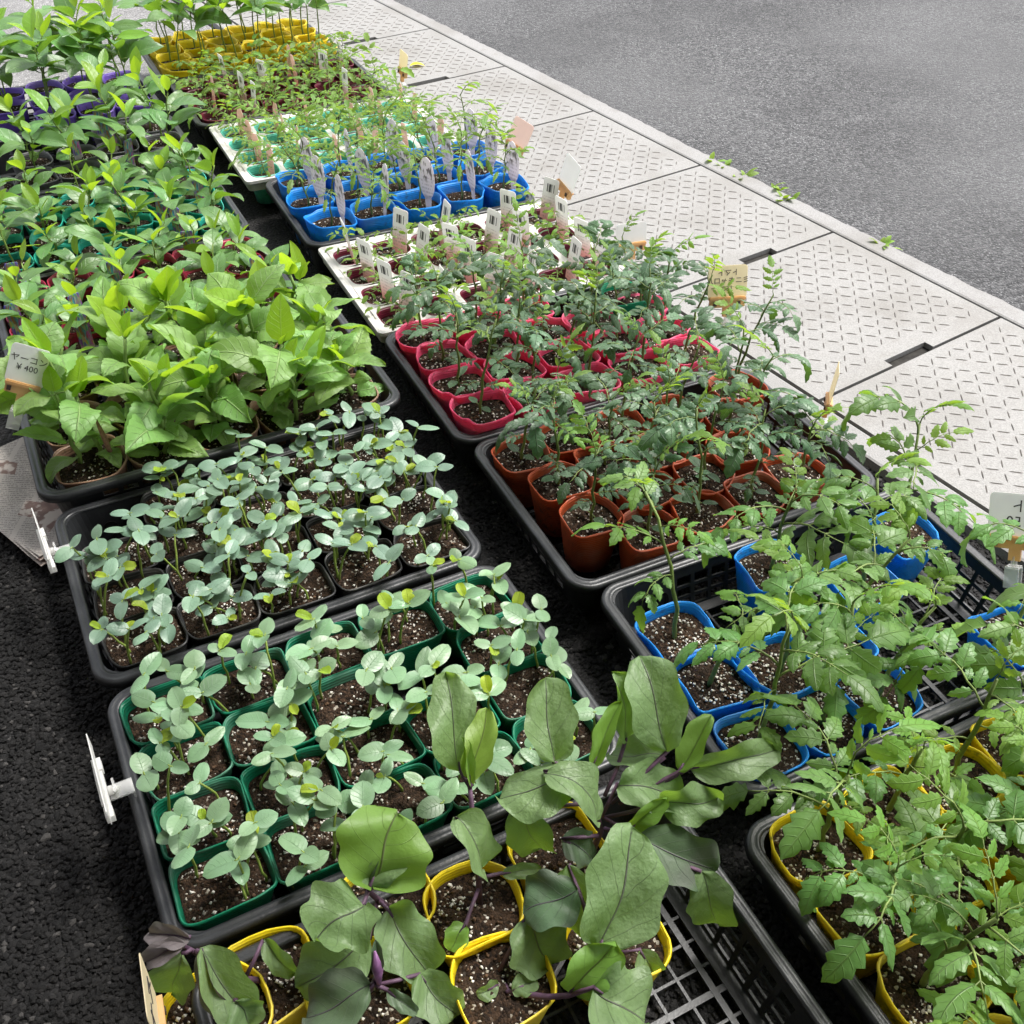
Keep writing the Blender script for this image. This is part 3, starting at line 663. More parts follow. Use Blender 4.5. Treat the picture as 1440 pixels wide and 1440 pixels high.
def stem(root, pts, r0, r1, mat, seg=6, name='stem'):
    mb = MB(); n = len(pts); mb.tube(pts, [r0+(r1-r0)*i/(n-1) for i in range(n)], seg); return ob(name, mb.mesh(name, mat, True), root)
def curve_pts(base, h, lean, az, r, n=7, wig=.004):
    p = []; 
    for i in range(n):
        t = i/(n-1); k = lean*t*t
        p.append(Vector((base[0]+math.cos(az)*k+r.uniform(-wig, wig)*(t > 0)*(t < 1), base[1]+math.sin(az)*k+r.uniform(-wig, wig)*(t > 0)*(t < 1), base[2]+h*t)))
    return p
def at(pts, t):
    k = t*(len(pts)-1); i = min(int(k), len(pts)-2); return pts[i].lerp(pts[i+1], k-i)
def leaf(parent, me, p, yaw, el, roll=0, sc=1.0, name='leaf'):
    return ob(name, me, parent, loc=p, rot=Euler((roll, -el, yaw)), scale=sc)

def plant_cucumber(root, zs, r, c='coty', hx=.05, hy=.042, n=(6, 6, 7, 7)):
    for s in range(r.choice(n)):
        b = (r.uniform(-.86, .86)*hx, r.uniform(-.86, .86)*hy, zs-.004); h = r.uniform(.035, .085); az = r.uniform(0, 6.28); pts = curve_pts(b, h, r.uniform(.004, .028), az, r, 6, .0015)
        st = stem(root, pts, .0017, .0013, M['cstem'])
        y0 = r.uniform(0, 6.28); top = pts[-1]; kk = r.uniform(.9, 1.1)
        for k in range(2): leaf(st, r.choice(LV[c]), top, y0+math.pi*k+r.uniform(-.5, .5), r.uniform(-.12, .38), r.uniform(-.35, .35), r.choice((r.uniform(.55, .75), r.uniform(.70, .92)))*kk, 'cotyledon')
        if r.random() < .38: leaf(st, r.choice(LV['true']), top, y0+1.57+r.uniform(-.4, .4), r.uniform(.0, .9), r.uniform(-.3, .3), r.uniform(.35, .95), 'young_leaf')
def plant_pepper(root, zs, r, h=(.10, .16), big=1.0, n=(6, 8), t0=.35):
    hh = r.uniform(*h); pts = curve_pts((r.uniform(-.008, .008), r.uniform(-.008, .008), zs-.004), hh, r.uniform(0, .035), r.uniform(0, 6.28), r)
    st = stem(root, pts, .0023, .0013, M['pstem']); N_ = r.randint(*n); y = r.uniform(0, 6.28)
    for k in range(N_):
        t = t0+(1-t0)*(k+1)/N_; y += 2.4+r.uniform(-.4, .4); yng = t > .9
        leaf(st, r.choice(LV['pepy' if yng or r.random() < .10 else 'pep']), at(pts, t), y, r.uniform(.45, 1.25) if yng else r.uniform(-.15, .65), r.uniform(-.5, .5), (r.uniform(.75, 1.2) if t > .4 else r.uniform(.5, .8))*big)
def plant_tomato(root, zs, r, kind='tom', h=(.15, .22), n=(6, 8), lean=.05, young='tomy', rs=.0030, size=1.0, t0=.22, az=None, p_young=.12):
    hh = r.uniform(*h); pts = curve_pts((r.uniform(-.006, .006), r.uniform(-.006, .006), zs-.004), hh, r.uniform(0, lean), r.uniform(0, 6.28) if az is None else az, r, 8, .003)
    st = stem(root, pts, rs, rs*.5, M['tstem'], 7); N_ = r.randint(*n); y = r.uniform(0, 6.28)
    for k in range(N_):
        t = t0+(1-t0)*(k+1)/N_; y += 2.4+r.uniform(-.4, .4); yng = t > .93 or r.random() < p_young
        leaf(st, r.choice(LV[young if yng else kind]), at(pts, t), y, r.uniform(.5, 1.15) if t > .93 else r.uniform(-.05, .7), r.uniform(-.4, .4), r.uniform(.75, 1.15)*(.65 if t < .4 else 1)*size)
    if kind in ('tomd', 'toms'):
        for k in range(2): leaf(st, r.choice(LV['cotys']), at(pts, .14), y+k*3.1, .1, 0, r.uniform(.9, 1.3)*(1.9 if kind == 'tomd' else 1.3), 'cotyledon')
    if kind == 'tomd':
        for k in range(2): leaf(st, r.choice(LV['tomd']), at(pts, r.uniform(.25, .45)), y+1.5+k*2.6, .2, 0, r.uniform(.35, .5))
def plant_yacon(root, zs, r):
    for s in range(r.choice((2, 2, 3))):
        h = r.uniform(.07, .155); pts = curve_pts((r.uniform(-.02, .02), r.uniform(-.02, .02), zs-.004), h, r.uniform(.0, .05), r.uniform(0, 6.28), r)
        st = stem(root, pts, .0038, .0026, M['ystem'], 7); y = r.uniform(0, 6.28)
        for k in range(3):
            t = (.35, .72, 1.0)[k]; y += 1.57+r.uniform(-.3, .3)
            for q in range(2):
                yng = k == 2 and r.random() < .38
                leaf(st, r.choice(LV['yacy' if yng else 'yac']), at(pts, t), y+q*math.pi+r.uniform(-.3, .3), r.uniform(.5, 1.3) if yng else r.uniform(-.1, .9), r.uniform(-.6, .6), (.50, .74, .68)[k]*r.uniform(.75, 1.2))
        leaf(st, r.choice(LV['yacy']), at(pts, 1), y+1.2, 1.1, 0, r.uniform(.3, .5))
        for k in range(2): leaf(st, r.choice(LV['yac']), at(pts, .15), y+.7+k*3.0, r.uniform(.0, .3), r.uniform(-.3, .3), r.uniform(.35, .55))

# ------------------------------------------------------------------ placing potted plants
ORD = ['first', 'second', 'third', 'fourth', 'fifth', 'sixth', 'seventh', 'eighth', 'ninth']
def fill_tray(c, yaw, spots, name, cat, desc, group, end, ref, col, dims, plantfn, seed, z0=.0105, n=3.0, wob=.003, fill=.016, grains=85, nrows=4, jy=.5, nvar=4, rev=False):
    """spots: (u, v) in the tray's own frame; labels count along each row from `end`, rows from `ref`"""
    r = random.Random(seed); ca, sa = math.cos(yaw), math.sin(yaw)
    vs = sorted(v for u, v in spots); lo, hi = vs[0], vs[-1]
    rows = {}
    for s in spots: rows.setdefault(int(round((s[1]-lo)/max(1e-6, hi-lo)*(nrows-1))) if hi > lo else 0, []).append(s)
    res = []
    for ri, row in enumerate(sorted(rows)):
        for ui, (u, v) in enumerate(sorted(rows[row])):
            x, y = c[0]+ca*u-sa*v, c[1]+sa*u+ca*v
            lab = f'{desc}, {ORD[ui]} from {end}, {ORD[(len(rows)-1-ri) if rev else ri]} row from {ref}'
            t = thing(name, lab, cat, (x, y, z0), yaw+r.choice((0, math.pi))+r.uniform(-jy, jy)*.2, group)
            hx, hy, h = dims; var = r.randrange(nvar)
            pm, sm, gm, zs = pot_meshes(col, hx, hy, h, n, wob, var, fill, grains)
            ob('pot', pm, t); s_ = ob('soil', sm, t); stuff(ob('perlite', gm, s_))
            plantfn(t, zs, r); res.append((t, x, y, z0+zs, lab))
    return res
def grid(nx, ny, px, py, jit, seed, skip=(), dx=0, dy=0):
    r = random.Random(seed); out = []
    for j in range(ny):
        for i in range(nx):
            if (i, j) in skip: continue
            out.append(((i-(nx-1)/2)*px+r.uniform(-jit, jit)+dx, (j-(ny-1)/2)*py+r.uniform(-jit, jit)+dy))
    return out
def from_px(c, yaw, pts, z):
    ca, sa = math.cos(yaw), math.sin(yaw); out = []
    for px, py in pts:
        q = P(px, py, z); dx, dy = q.x-c[0], q.y-c[1]; out.append((max(-.207, min(.207, ca*dx+sa*dy)), max(-.122, min(.122, -sa*dx+ca*dy))))
    for _ in range(30):                      # keep neighbours from overlapping
        for i in range(len(out)):
            for j in range(i):
                dx, dy = out[i][0]-out[j][0], out[i][1]-out[j][1]; d = math.hypot(dx, dy)+1e-6
                if d < .088:
                    k = (.088-d)/d*.25; out[i] = (max(-.207, min(.207, out[i][0]+dx*k)), max(-.122, min(.122, out[i][1]+dy*k))); out[j] = (max(-.207, min(.207, out[j][0]-dx*k)), max(-.122, min(.122, out[j][1]-dy*k)))
    return out

YL, YR = R(27.4), R(26.4)
UL = Vector((-.471, .882)); UR = Vector((-.49, .872))
def Lc(k): q = Vector((-.177, .744))+UL*.378*(k-2); return (q.x, q.y)
def Rc(k): q = Vector((.433, .923))+UR*.373*(k-1); return (q.x, q.y)

# -------- L2 green pots with cucumbers
c = Lc(2); tray(c, YL, 'black slatted tray full of green pots of pale cucumber seedlings', number=False)
fill_tray(c, YL, grid(5, 4, .1005, .0815, .0015, 21, skip=((3, 2),)), 'potted_cucumber_seedlings', 'potted seedling', 'pale cucumber seedlings in green pot', 'green pots of cucumber seedlings', 'asphalt side', 'eggplants', 'green', (.0495, .0405, .080), lambda t, z, r: plant_cucumber(t, z, r, 'coty2'), 31, n=5.5, wob=.0022, jy=.25, fill=.017, grains=130, nvar=5)
# -------- L3 black pots
c = Lc(3); tray(c, YL, 'black tray with number 20 full of black pots of grey-green gourd seedlings')
fill_tray(c, YL, grid(5, 4, .1005, .0815, .0015, 22, skip=((0, 3),), dx=.003), 'potted_gourd_seedlings', 'potted seedling', 'grey-green gourd seedlings in black pot', 'black pots of gourd seedlings', 'asphalt side', 'green pots', 'black', (.0495, .0405, .078), lambda t, z, r: plant_cucumber(t, z, r, 'coty', n=(8, 8, 9, 10)), 32, n=4.8, wob=.0022, jy=.25, fill=.010, grains=120, nvar=5)
# -------- L4 yacon
c = Lc(4); c = (c[0]+.012, c[1]+.006); Z4 = .030
tray(c, YL, 'wide-rimmed black tray of large leafy yacon plants', w=.575, d=.395, z0=Z4, number=False, solid=.03)
fill_tray(c, YL, grid(5, 3, .104, .117, .005, 23, dy=-.006), 'potted_yacon_plant', 'potted plant', 'yacon plant in brown pot', 'yacon plants in brown pots', 'asphalt side', 'black pots', 'tan', (.0515, .056, .070), plant_yacon, 33, z0=Z4+.007, wob=.004, nrows=3)
# -------- L5..L8 peppers
c = Lc(5); tray(c, YL, 'black tray of crimson pots with pepper plants', number=False)
pe5 = fill_tray(c, YL, grid(6, 4, .084, .083, .003, 24), 'potted_pepper_plant', 'potted plant', 'pepper plant in crimson pot', 'pepper plants in crimson pots', 'asphalt side', 'yacons', 'crimson', (.0405, .0405, .078), lambda t, z, r: plant_pepper(t, z, r, (.06, .10), .82, (6, 8)), 34, wob=.003, grains=40)
c = Lc(6); tray(c, YL, 'black tray of teal pots with pepper plants', number=False)
pe6 = fill_tray(c, YL, grid(6, 4, .084, .083, .004, 25), 'potted_pepper_plant', 'potted plant', 'pepper plant in teal pot', 'pepper plants in teal pots', 'asphalt side', 'crimson pots', 'teal', (.0405, .0405, .078), lambda t, z, r: plant_pepper(t, z, r, (.07, .12), .80, (7, 9), .35), 35, wob=.004, grains=30)
c = Lc(7); tray(c, YL, 'half empty black tray with a few grey pots of pepper plants', number=False)
pe7 = fill_tray(c, YL, grid(5, 3, .1, .105, .006, 26, skip=((0, 2), (1, 2), (2, 2), (0, 1))), 'potted_pepper_plant', 'potted plant', 'pepper plant in ridged grey pot', 'pepper plants in grey pots', 'asphalt side', 'teal pots', 'grey', (.047, .047, .082), lambda t, z, r: plant_pepper(t, z, r, (.13, .18), 1.0, (8, 10), .35), 36, wob=.003, grains=50, nrows=3)
c = Lc(8); tray(c, YL, 'half empty black tray with purple pots of tall pepper plants', number=False)
fill_tray(c, YL, grid(5, 3, .1, .105, .006, 27, skip=((0, 0), (0, 1), (1, 0), (0, 2))), 'potted_pepper_plant', 'potted plant', 'tall pepper plant in purple pot', 'pepper plants in purple pots', 'asphalt side', 'grey pots', 'purple', (.048, .048, .088), lambda t, z, r: plant_pepper(t, z, r, (.16, .23), 1.3, (9, 11), .42), 37, wob=.003, grains=40, nrows=3)

# -------- R0 yellow pots, tomatoes
c = P(1031, 1169, .085); ca, sa = math.cos(R(27)), math.sin(R(27)); c = (c.x+ca*TW/2+sa*TD/2, c.y+sa*TW/2-ca*TD/2); C0 = c
tray(c, R(27), 'black tray of yellow pots with dense light green tomato plants', number=False, solid=.02)
fill_tray(c, R(27), grid(5, 4, .099, .0825, .003, 41), 'potted_tomato_plant', 'potted plant', 'tomato plant in yellow pot', 'tomato plants in yellow pots', 'eggplant side', 'blue pots', 'yellow', (.0495, .0415, .085), lambda t, z, r: plant_tomato(t, z, r, 'tom', (.12, .18), (5, 7), .05, rs=.0038, size=.9, p_young=.35, t0=.35), 42, rev=True, n=3.4, wob=.004, grains=110)
# -------- R1 blue pots, tomatoes
c = Rc(1); tray(c, R(25.4), 'half empty black tray with bright blue pots of leggy tomato plants')
bl = [(1088, 795), (1212, 815), (1272, 748), (1425, 888), (945, 905), (992, 966), (1062, 958), (1145, 948), (1190, 1008), (1130, 1032), (1080, 1066)]
fill_tray(c, R(25.4), from_px(c, R(25.4), bl, .0925), 'potted_tomato_plant', 'potted plant', 'leggy tomato in bright blue pot', 'tomato plants in bright blue pots', 'gourd side', 'yellow pots', 'blue', (.047, .0445, .082), lambda t, z, r: plant_tomato(t, z, r, 'tom', (.14, .23), (4, 6), .10, rs=.0034, size=.88, p_young=.3, t0=.42), 43, n=4.0, wob=.005, grains=230, nrows=4)
# -------- R2 brown pots
c = Rc(2); tray(c, YR, 'black tray of red-brown pots with dark curly tomato plants')
br = [(711, 645), (775, 622), (800, 668), (834, 721), (868, 654), (905, 700), (941, 757), (1010, 731), (1078, 712), (937, 647), (1008, 668), (1098, 672), (950, 578), (1023, 583), (1045, 538), (880, 602), (1030, 630)]
fill_tray(c, YR, from_px(c, YR, br, .0985), 'potted_tomato_plant', 'potted plant', 'dark tomato plant in red-brown pot', 'tomato plants in red-brown pots', 'gourd side', 'blue pots', 'brown', (.0445, .0430, .088), lambda t, z, r: plant_tomato(t, z, r, 'tomd', (.13, .20), (5, 6), .040, 'tomdy', .0026, t0=.55, size=.90), 44, n=2.9, wob=.004, grains=110, nrows=4)
# -------- R3 pink pots
c = Rc(3); c = (c[0]+.008, c[1]); tray(c, YR, 'black tray of hot pink pots with dark curly tomato plants')
fill_tray(c, YR, grid(5, 4, .100, .0835, .004, 45, skip=((4, 3), (3, 3))), 'potted_tomato_plant', 'potted plant', 'dark tomato plant in hot pink pot', 'tomato plants in hot pink pots', 'yacon side', 'brown pots', 'pink', (.0485, .0425, .093), lambda t, z, r: plant_tomato(t, z, r, 'tomd', (.13, .20), (5, 6), .040, 'tomdy', .0026, t0=.55, size=.90), 46, n=3.4, wob=.006, grains=110)
q = P(878, 428, .09)
fill_tray((q.x, q.y), YR, [(0, 0)], 'potted_tomato_plant', 'potted plant', 'lone tomato in emerald pot', 'emerald pot', 'steel plate side', 'brown pots', 'emerald', (.044, .044, .105), lambda t, z, r: plant_tomato(t, z, r, 'tomd', (.10, .14), (4, 5), .04, 'tomdy', .0026), 47, nrows=1)

# -------- white carrier trays
def carrier(c, yaw, label, nx=6, ny=4, w=.55, d=.375, top=.078, z0=.004):
    t = thing('white_carrier_tray', label, 'tray', (c[0], c[1], z0), yaw, 'white carrier trays'); mb = MB()
    px, py = (w-.03)/nx, (d-.03)/ny; K = 28
    for i in range(nx):
        for j in range(ny):
            cx, cy = (i-(nx-1)/2)*px, (j-(ny-1)/2)*py; o = []; h1 = []; h2 = []
            for k in range(K):
                th = 2*math.pi*(k+.5)/K; cc, ss = math.cos(th), math.sin(th)
                q = 1/max(abs(cc), abs(ss)); x, y = sup(th, px*.425, py*.425, 3.4)
                o.append(mb.vert((cx+cc*q*px/2, cy+ss*q*py/2, top+.0015*math.sin(3*th)))); h1.append(mb.vert((cx+x, cy+y, top-.001))); h2.append(mb.vert((cx+x*.96, cy+y*.96, top-.018)))
            for k in range(K):
                k2 = (k+1) % K; mb.face((o[k], o[k2], h1[k2], h1[k])); mb.face((h1[k], h1[k2], h2[k2], h2[k]))
    ob('cell_plate', mb.mesh('cell_plate', M['white'], False), t)
    mb = MB(); fr = [0, .25, .5, .75, 1]; rows = []
    for ins, z in ((.0152, top-.0005), (.006, top+.003), (.001, top+.002), (0, top-.004), (.005, top-.006), (.007, top-.024), (.0085, top-.024)):
        rows.append([mb.vert((p[0], p[1], z)) for p in rr_path(w-2*ins, d-2*ins, .012, fr, fr, 5)])
    for a in range(len(rows)-1):
        n_ = len(rows[a])
        for i in range(n_): i2 = (i+1) % n_; mb.face((rows[a][i], rows[a][i2], rows[a+1][i2], rows[a+1][i]))
    ob('skirt', mb.mesh('skirt', M['white'], False), t)
    tray(c, yaw, label.replace('white carrier tray', 'black tray under the white carrier'), w-.03, d-.03, top-.016, z0, .03, False); return t, px, py
def label_stake(name, lab, cat, p, yaw, lean, mat, w, h, shape, group, into=.02):
    mb = MB(); th = .0006
    if shape == 'rect': out = [(-w/2, .28*h), (w/2, .28*h), (w/2, h*.97), (w*.42, h), (-w*.42, h), (-w/2, h*.97)]; low = [(-w*.32, .28*h), (-w*.1, 0), (w*.1, 0), (w*.32, .28*h)]
    elif shape == 'ell': out = [(math.cos(a)*w/2, h*.66+math.sin(a)*h*.34) for a in [2*math.pi*k/18-math.pi/2 for k in range(18)]]; low = [(-w*.2, .38*h), (-w*.15, 0), (w*.15, 0), (w*.2, .38*h)]
    else: out = [(-w/2, .0), (w/2, .0), (w/2, h*.85), (w*.25, h), (-w*.25, h), (-w/2, h*.85)]; low = None
    def slab(pts, m, y):
        n = len(pts); i0 = len(mb.v)
        for s in (-th, th):
            for x, z in pts: mb.v.append((x, y+s, z))
        uv = [((x/w)+.5, z/h) for x, z in pts]
        mb.face([i0+n+k for k in range(n)][::-1], m, uv[::-1]); mb.face([i0+k for k in range(n)], m, uv)
        for k in range(n): k2 = (k+1) % n; mb.face((i0+k, i0+n+k, i0+n+k2, i0+k2), m, (uv[k], uv[k], uv[k2], uv[k2]))
    slab(out, 0, 0)
    if low: slab(low, 0, .0013)
    o = ob(name, mb.mesh(name, M[mat], False), loc=(p[0], p[1], p[2]-into), rot=Euler((lean, 0, yaw))); tag(o, lab, cat, group); return o

c = Rc(4); c = (c[0]+.030, c[1]+.010)
t_, px, py = carrier(c, YR, 'white carrier tray holding maroon pots with small tomato seedlings and labels')
m4 = fill_tray(c, YR, grid(6, 4, px, py, 0, 50), 'potted_tomato_seedling', 'potted seedling', 'small tomato in white-tray maroon pot', 'maroon pots in the white tray beside the pink pots', 'yacon side', 'pink pots', 'maroon', (.0365, .0355, .072), lambda t, z, r: plant_tomato(t, z, r, 'toms', (.04, .065), (5, 6), .02, 'toms', .0013, t0=.45, size=1.05), 51, n=3.4, wob=.001, fill=.020, grains=40, jy=.1, z0=.009)
r = random.Random(77)
for i, (t, x, y, z, lab) in enumerate(m4):
    if r.random() < .82: label_stake('plant_label', 'barcode label in white-tray maroon pot,'+lab.split(',', 1)[1], 'label', (x+r.uniform(.008, .022), y-r.uniform(.004, .016), z), R(-52)+r.uniform(-.35, .35), r.uniform(-.2, .2), 'lab_bar', .040, .125, 'rect', 'barcode labels in maroon pots')
# -------- R5 far blue pots
c = Rc(5); c = (c[0]+.030, c[1]+.012); tray(c, YR, 'black tray of bright blue pots with oval photo labels', number=False)
b5 = fill_tray(c, YR, grid(5, 3, .103, .108, .008, 52), 'potted_tomato_plant', 'potted plant', 'thin tomato plant in blue pot', 'blue pots with oval labels', 'pepper side', 'maroon pots', 'blue', (.0495, .0485, .100), lambda t, z, r: plant_tomato(t, z, r, 'tomsy', (.10, .16), (6, 7), .05, 'tomsy', .0022, 1.1, .45), 53, n=2.7, wob=.006, fill=.022, grains=50, nrows=3)
for i, (t, x, y, z, lab) in enumerate(b5):
    label_stake('oval_plant_label', 'oval printed label in blue pot,'+lab.split(',', 1)[1], 'label', (x+.024+r.uniform(-.005, .005), y-.006+r.uniform(-.006, .006), z), R(-48)+r.uniform(-.3, .3), r.uniform(-.1, .1), 'lab_photo', .043, .140, 'ell', 'oval labels in blue pots')
# -------- R6 mint pots in white carrier
c = Rc(6); c = (c[0]+.018, c[1]+.012)
t_, px, py = carrier(c, YR, 'white carrier tray holding mint green pots with thin tomato seedlings')
m6 = fill_tray(c, YR, grid(6, 4, px, py, 0, 54), 'potted_tomato_seedling', 'potted seedling', 'thin tomato seedling in mint pot', 'mint pots in the white tray', 'pepper side', 'blue pots', 'mint', (.0365, .0355, .074), lambda t, z, r: plant_tomato(t, z, r, 'tomsy', (.06, .105), (7, 9), .03, 'tomsy', .0015, .85, .4), 55, n=3.4, wob=.001, fill=.022, grains=30, jy=.1, z0=.009)
for i, (t, x, y, z, lab) in enumerate(m6):
    if r.random() < .75: label_stake('plant_label', 'slim pink label in mint pot,'+lab.split(',', 1)[1], 'label', (x+.018, y-.01, z), R(-50)+r.uniform(-.3, .3), r.uniform(-.12, .12), 'lab_pink', .022, .105, 'round', 'slim labels in mint pots')
# -------- R7 maroon pots in black tray, R8 yellow pots
c = Rc(7); c = (c[0]+.010, c[1]+.008); tray(c, YR, 'black tray of maroon pots between the mint and yellow pots', number=False)
m7 = fill_tray(c, YR, grid(6, 4, .084, .083, .003, 56), 'potted_tomato_seedling', 'potted seedling', 'tomato seedling in black-tray maroon pot', 'maroon pots in the black tray', 'pepper side', 'mint pots', 'maroon', (.0405, .0405, .078), lambda t, z, r: plant_tomato(t, z, r, 'toms', (.05, .09), (6, 8), .03, 'toms', .0015, 1.4, .35), 57, wob=.003, fill=.02, grains=25)
for i, (t, x, y, z, lab) in enumerate(m7):
    if r.random() < .6:
        bar = r.random() < .65
        label_stake('plant_label', ('barcoded' if bar else 'slim pink')+' label in black-tray maroon pot,'+lab.split(',', 1)[1], 'label', (x+.018, y-.01, z), R(-50)+r.uniform(-.3, .3), r.uniform(-.12, .12), 'lab_bar' if bar else 'lab_pink', .034 if bar else .022, .115, 'rect' if bar else 'round', 'labels in the far maroon pots')
c = Rc(8); c = (c[0]+.010, c[1]+.01); tray(c, YR, 'black tray of crumpled yellow pots with tall pepper plants', number=False)
fill_tray(c, YR, grid(6, 4, .084, .083, .004, 58), 'potted_pepper_plant', 'potted plant', 'tall pepper in crumpled yellow pot', 'pepper plants in yellow pots', 'purple pots', 'maroon pots', 'yellow', (.043, .043, .094), lambda t, z, r: plant_pepper(t, z, r, (.16, .21), 1.15, (5, 7), .62), 59, wob=.007, fill=.022, grains=20)
# colour-printed stakes among the peppers
for lst, nm in ((pe5, 'crimson'), (pe6, 'teal'), (pe7, 'grey')):
    for i, (t, x, y, z, lab) in enumerate(lst):
        if r.random() < (.3 if nm != 'grey' else .35): label_stake('plant_label', f'colour printed label in {nm} pot,'+lab.split(',', 1)[1], 'label', (x+r.uniform(-.02, .02), y-.015, z), YL+r.uniform(-.6, .6), r.uniform(-.15, .15), 'lab_col', .024, .10, 'rect', 'colour labels among the peppers')

# -------- L1 eggplants, leaf by leaf
c = Lc(1); c = (c[0]+.006, c[1]-.006)
tray(c, YL, 'black tray of yellow pots with broad purple-veined eggplants', number=False, solid=.12)
EG = {}
eg_pots = [(665, 1272), (706, 1378), (785, 1188), (866, 1325), (540, 1268), (374, 1374), (508, 1392), (300, 1425)]
eg_names = ['tall eggplant with an upright purple stem', 'toppled eggplant with a sideways purple stem', 'eggplant with crinkled pale leaves', 'eggplant with one huge upright green leaf', 'eggplant with a backlit bright leaf', 'eggplant with drooping folded leaves', 'dusky eggplant with a purple bud', 'eggplant at the tray corner beside the price clip']
er = random.Random(91)
for i, ((px_, py_), nm) in enumerate(zip(eg_pots, eg_names)):
    q = P(px_, py_, .0925); t = thing('potted_eggplant', nm+' in yellow pot', 'potted plant', (q.x, q.y, .0105), YL+er.uniform(-.1, .1), 'eggplants in yellow pots')
    pm, sm, gm, zs = pot_meshes('yellow', .049, .0455, .082, 3.2, .0035, i % 4, .016, 120)
    ob('pot', pm, t); s_ = ob('soil', sm, t); stuff(ob('perlite', gm, s_)); EG[i] = t
def w2l(t, p): return (Matrix.Translation(t.location) @ t.rotation_euler.to_matrix().to_4x4()).inverted() @ Vector(p)
def egg_stem(i, pts, r0=.0034, r1=.0022):
    t = EG[i]; return stem(t, [w2l(t, P(*p)) for p in pts], r0, r1, M['estem'], 8)
def egg_leaf(st, i, base, tip, wd, mat='egg', roll=0.0, droop=.5, fold=.15, ruf=.04, lobe=.06, twist=0.0, curl=.1, root=None, kind='egg'):
    """a leaf from base (px, py, z) to tip (px, py, z); its upper side turned to the light and the aisle, then rolled"""
    b, tp = P(*base), P(*tip); x = (tp-b); L = x.length; x.normalize()
    up = Vector((.15, -.45, .88)); y = up.cross(x).normalized(); z = x.cross(y)
    m = Matrix((x, y, z)).transposed() @ Matrix.Rotation(roll, 3, 'X')
    mb = MB(); rr = random.Random(int(base[0]*7+tip[1]))
    blade(mb, L*1.05, wd*.92, kind, 22, 6, droop=droop*1.25, fold=fold+rr.uniform(.15, .5), ruffle=ruf*1.7, lobe=lobe*1.4, nser=5, curl=curl, r=rr, twist=twist+rr.uniform(-.5, .5), warp=.075)
    # rib along the underside and petiole back to the stem
    pet = [Vector((0, 0, -.0005)), Vector((.012, 0, .001))]
    if root is not None:
        rl = m.transposed() @ (P(*root)-b); pet = [rl, rl*.5+Vector((0, 0, .003)), Vector((0, 0, 0)), Vector((.010, 0, .0015))]
    mb.tube(pet, [.0022]*(len(pet)-1)+[.0012], 6, 1)
    me = mb.mesh('leaf', [M[mat], M['estem']], True); t = EG[i]
    mw = Matrix.Translation(b) @ m.to_4x4(); tl = Matrix.Translation(t.location) @ t.rotation_euler.to_matrix().to_4x4()
    return ob('leaf', me, st, mat=tl.inverted() @ mw)
S = .073
# E0 tall plant
s0 = egg_stem(0, [(675, 1275, S), (672, 1215, .13), (665, 1150, .18), (660, 1100, .215)])
egg_leaf(s0, 0, (648, 1085, .215), (626, 950, .27), .062, roll=-.15, root=(661, 1108, .21), droop=.35)
egg_leaf(s0, 0, (662, 1098, .215), (684, 1000, .26), .042, 'eggy', roll=.1, fold=.35, droop=.3, root=(661, 1108, .21))
egg_leaf(s0, 0, (664, 1105, .212), (650, 1040, .25), .022, 'eggy', fold=.6, droop=.2)
egg_leaf(s0, 0, (640, 1150, .19), (690, 1226, .14), .062, roll=-.35, droop=1.2, fold=.05, root=(667, 1160, .175))
egg_leaf(s0, 0, (655, 1300, .095), (632, 1335, .085), .030, 'eggy', roll=.3, root=(673, 1250, .1))
egg_leaf(s0, 0, (705, 1228, .12), (760, 1222, .115), .020, root=(673, 1235, .12))
# E1 toppled plant
s1 = egg_stem(1, [(700, 1370, S), (715, 1395, .078), (770, 1402, .095), (800, 1400, .11), (830, 1390, .13)], .0036, .0024)
egg_leaf(s1, 1, (835, 1388, .135), (905, 1440, .12), .095, roll=-.25, droop=.5, root=(800, 1400, .11))
egg_leaf(s1, 1, (800, 1395, .115), (862, 1330, .16), .060, 'eggy', roll=.25, fold=.25, droop=.5)
egg_leaf(s1, 1, (740, 1290, .12), (775, 1358, .09), .075, roll=.2, droop=.7, root=(702, 1365, .08))
egg_leaf(s1, 1, (720, 1392, .085), (755, 1380, .09), .026)
egg_leaf(s1, 1, (700, 1385, .08), (672, 1398, .085), .022)
# E2 crinkled leaves
s2 = egg_stem(2, [(830, 1205, S), (845, 1170, .12), (838, 1130, .16), (830, 1085, .2)])
egg_leaf(s2, 2, (778, 1072, .205), (766, 958, .26), .070, roll=.05, droop=.4, root=(828, 1090, .2))
egg_leaf(s2, 2, (812, 1098, .20), (700, 1118, .20), .075, roll=.35, droop=1.0, fold=-.05, ruf=.07, curl=.4, root=(832, 1095, .2))
egg_leaf(s2, 2, (765, 1085, .215), (862, 1150, .18), .055, roll=-.45, droop=1.5, fold=.1, ruf=.06, root=(830, 1085, .2))
egg_leaf(s2, 2, (832, 1078, .205), (872, 990, .25), .036, 'eggy', roll=-.2, fold=.5, droop=.2)
egg_leaf(s2, 2, (735, 1130, .17), (760, 1205, .11), .060, roll=.4, droop=1.0, root=(836, 1130, .16))
egg_leaf(s2, 2, (790, 1180, .12), (835, 1205, .10), .045, 'eggd', roll=-.1, root=(842, 1175, .12))
